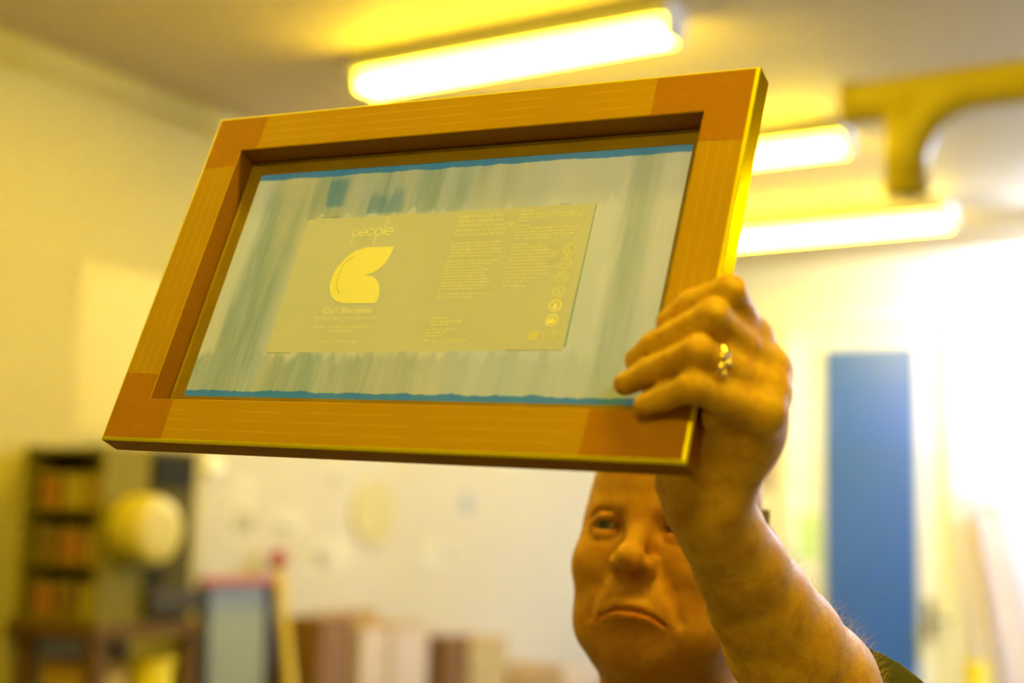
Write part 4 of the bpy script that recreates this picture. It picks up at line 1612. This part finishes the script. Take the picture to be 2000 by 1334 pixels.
sheet_on_wall(448, 500, 925, 1060, 'tall pinned paper with grey scribbles, leftmost of the drawings on the wall', doodle=4)
sheet_on_wall(530, 600, 990, 1045, 'small pinned paper with grey scribbles between the tall one and the yellow disc', doodle=7)
sheet_on_wall(606, 690, 1050, 1110, 'pinned paper with grey scribbles below and left of the yellow disc', doodle=9)
sheet_on_wall(825, 890, 1055, 1105, 'pinned paper with grey scribbles below and right of the yellow disc', doodle=15)
sheet_on_wall(640, 672, 910, 955, 'small pinned paper with grey scribbles just under the orange screen', doodle=21)
ypatch = mat('yellow_patch', (0.48, 0.40, 0.05), 0.5, 0.03)  # thin flat patch, yellower than the wall around it
sheet_on_wall(150, 480, 545, 856, 'large flat yellow patch on the left wall above the rack', 'yellow_wall_patch', 'sheet', m=ypatch)
c0 = ray_at(728, 1003, 0, XW)
yd_ = thing('yellow_disc', 'large pale yellow disc on the white wall below the screen', 'disc', c0)
bm = bmesh.new()
tube(bm, [(0.0005, 0, 0), (0.012, 0, 0)], 0.155, 40)
obj('disc', bm, mat('pale_yellow_disc', (0.46, 0.41, 0.22), 0.6, 0.03), yd_)
c0 = ray_at(910, 985, 0, XW)
bdot = thing('blue_sticker', 'small round grey blue sticker on the white wall left of the man', 'sticker', c0)
bm = bmesh.new()
tube(bm, [(0.0005, 0, 0), (0.003, 0, 0)], 0.045, 24)
obj('sticker', bm, mat('grey_blue_sticker', (0.20, 0.28, 0.42), 0.6), bdot)
c0 = ray_at(415, 912, 0, XW)
sw = thing('wall_button', 'small round glossy white wall fitting right of the drying machine', 'wall fitting', c0)
bm = bmesh.new()
tube(bm, [(0.0005, 0, 0), (0.012, 0, 0), (0.022, 0, 0), (0.026, 0, 0)], [0.045, 0.045, 0.036, 0.02], 24)
obj('dome', bm, mat('glossy_white', (0.92, 0.92, 0.98), 0.1, 0.02, Coat_Weight=1.0), sw)

# ------------------------------------------------------------------ things by the door
a, b_ = ray_at(1546, 1002, 1, YB), ray_at(1600, 1095, 1, YB)
gn = thing('green_notice', 'pale green notice on the white door frame, behind the raised arm', 'notice', (a.x, YB, b_.z))
obj('paper', newbox((0, -0.004 + 0.0145, 0), (b_.x - a.x, 0.0145, a.z - b_.z)), mat('pale_green_paper', (0.50, 0.70, 0.36), 0.7, 0.04), gn)
gn.location.y = YB
a, b_ = ray_at(1478, 885, 1, YB), ray_at(1512, 960, 1, YB)
ps = thing('grey_purple_poster', 'narrow grey purple poster on the back wall between the hand and the door', 'poster', (a.x, YB, b_.z))
obj('paper', newbox((0, -0.003, 0), (b_.x - a.x, -0.0005, a.z - b_.z)), mat('grey_purple_paper', (0.36, 0.28, 0.38), 0.7), ps)
lil = mat('lilac_paint', (0.50, 0.40, 0.48), 0.5, 0.05)
pinkm = mat('pink_paint', (0.72, 0.36, 0.45), 0.5, 0.05)
lmesh = mat('pale_lilac_mesh', (0.66, 0.63, 0.74), 0.6, 0.04)


def tilted(px0, py0, pyaw, W, label, yoff):
    p = ray_at(px0, py0, 1, YB - yoff)
    ang = radians(pyaw)
    H = p.z / cos(ang)
    r = thing('tall_screen', label, 'screen printing frame', (p.x + p.z * math.tan(ang), YB - yoff - 0.12, 0), group='tall narrow screens leaning right of the door')
    r.rotation_euler = (-0.06, -ang, 0)
    wv = 0.03
    for nm, lo_, hi_, c_ in (('top_rail', (0, 0, H - wv), (W, 0.03, H), pinkm), ('bottom_rail', (0, 0, 0.02), (W, 0.03, wv + 0.02), lil),
                             ('stile', (0, 0, wv + 0.0205), (wv, 0.03, H - wv - 0.0005), lil), ('stile', (W - wv, 0, wv + 0.0205), (W, 0.03, H - wv - 0.0005), lil)):
        obj(nm, newbox(lo_, hi_), c_, r)
    obj('mesh_sheet', newbox((wv + 0.0005, 0.012, wv + 0.0205), (W - wv - 0.0005, 0.016, H - wv - 0.0005)), lmesh, r)


tilted(1852, 970, 9.5, 0.13, 'left one of the two tall narrow pink edged screens leaning right of the door', 0.02)
tilted(1905, 985, 11.0, 0.13, 'right one of the two tall narrow pink edged screens leaning right of the door', 0.09)
yp = ray_at(1903, 1292, 1, 7.55)
zc_ = yp.z - 0.24
cbn = thing('low_cabinet', 'low white cabinet right of the door, under the yellow bucket', 'cabinet', (yp.x, 7.55, 0))
obj('case', newbox((-0.16, -0.16, 0), (0.2, 0.16, zc_)), white_trim, cbn, bevel=0.004)
obj('cabinet_door', newbox((-0.15, -0.176, 0.05), (0.19, -0.1605, zc_ - 0.02)), white_trim, cbn, bevel=0.003)
bk = thing('yellow_bucket', 'yellow plastic bucket on the low white cabinet at the right edge', 'bucket', (yp.x, 7.55, zc_ + 0.0005))
bm = bmesh.new()
lathe(bm, [(0, 0), (0.05, 0), (0.065, 0.24), (0.061, 0.24), (0.047, 0.006), (0, 0.006)], 24)
obj('bucket_body', bm, tubm, bk)
bm = bmesh.new()
tube(bm, [(0.064 * cos(a_), 0, 0.235 + 0.055 * sin(a_)) for a_ in [pi * k / 12 for k in range(13)]], 0.003, 6)
obj('handle', bm, steel, bk)
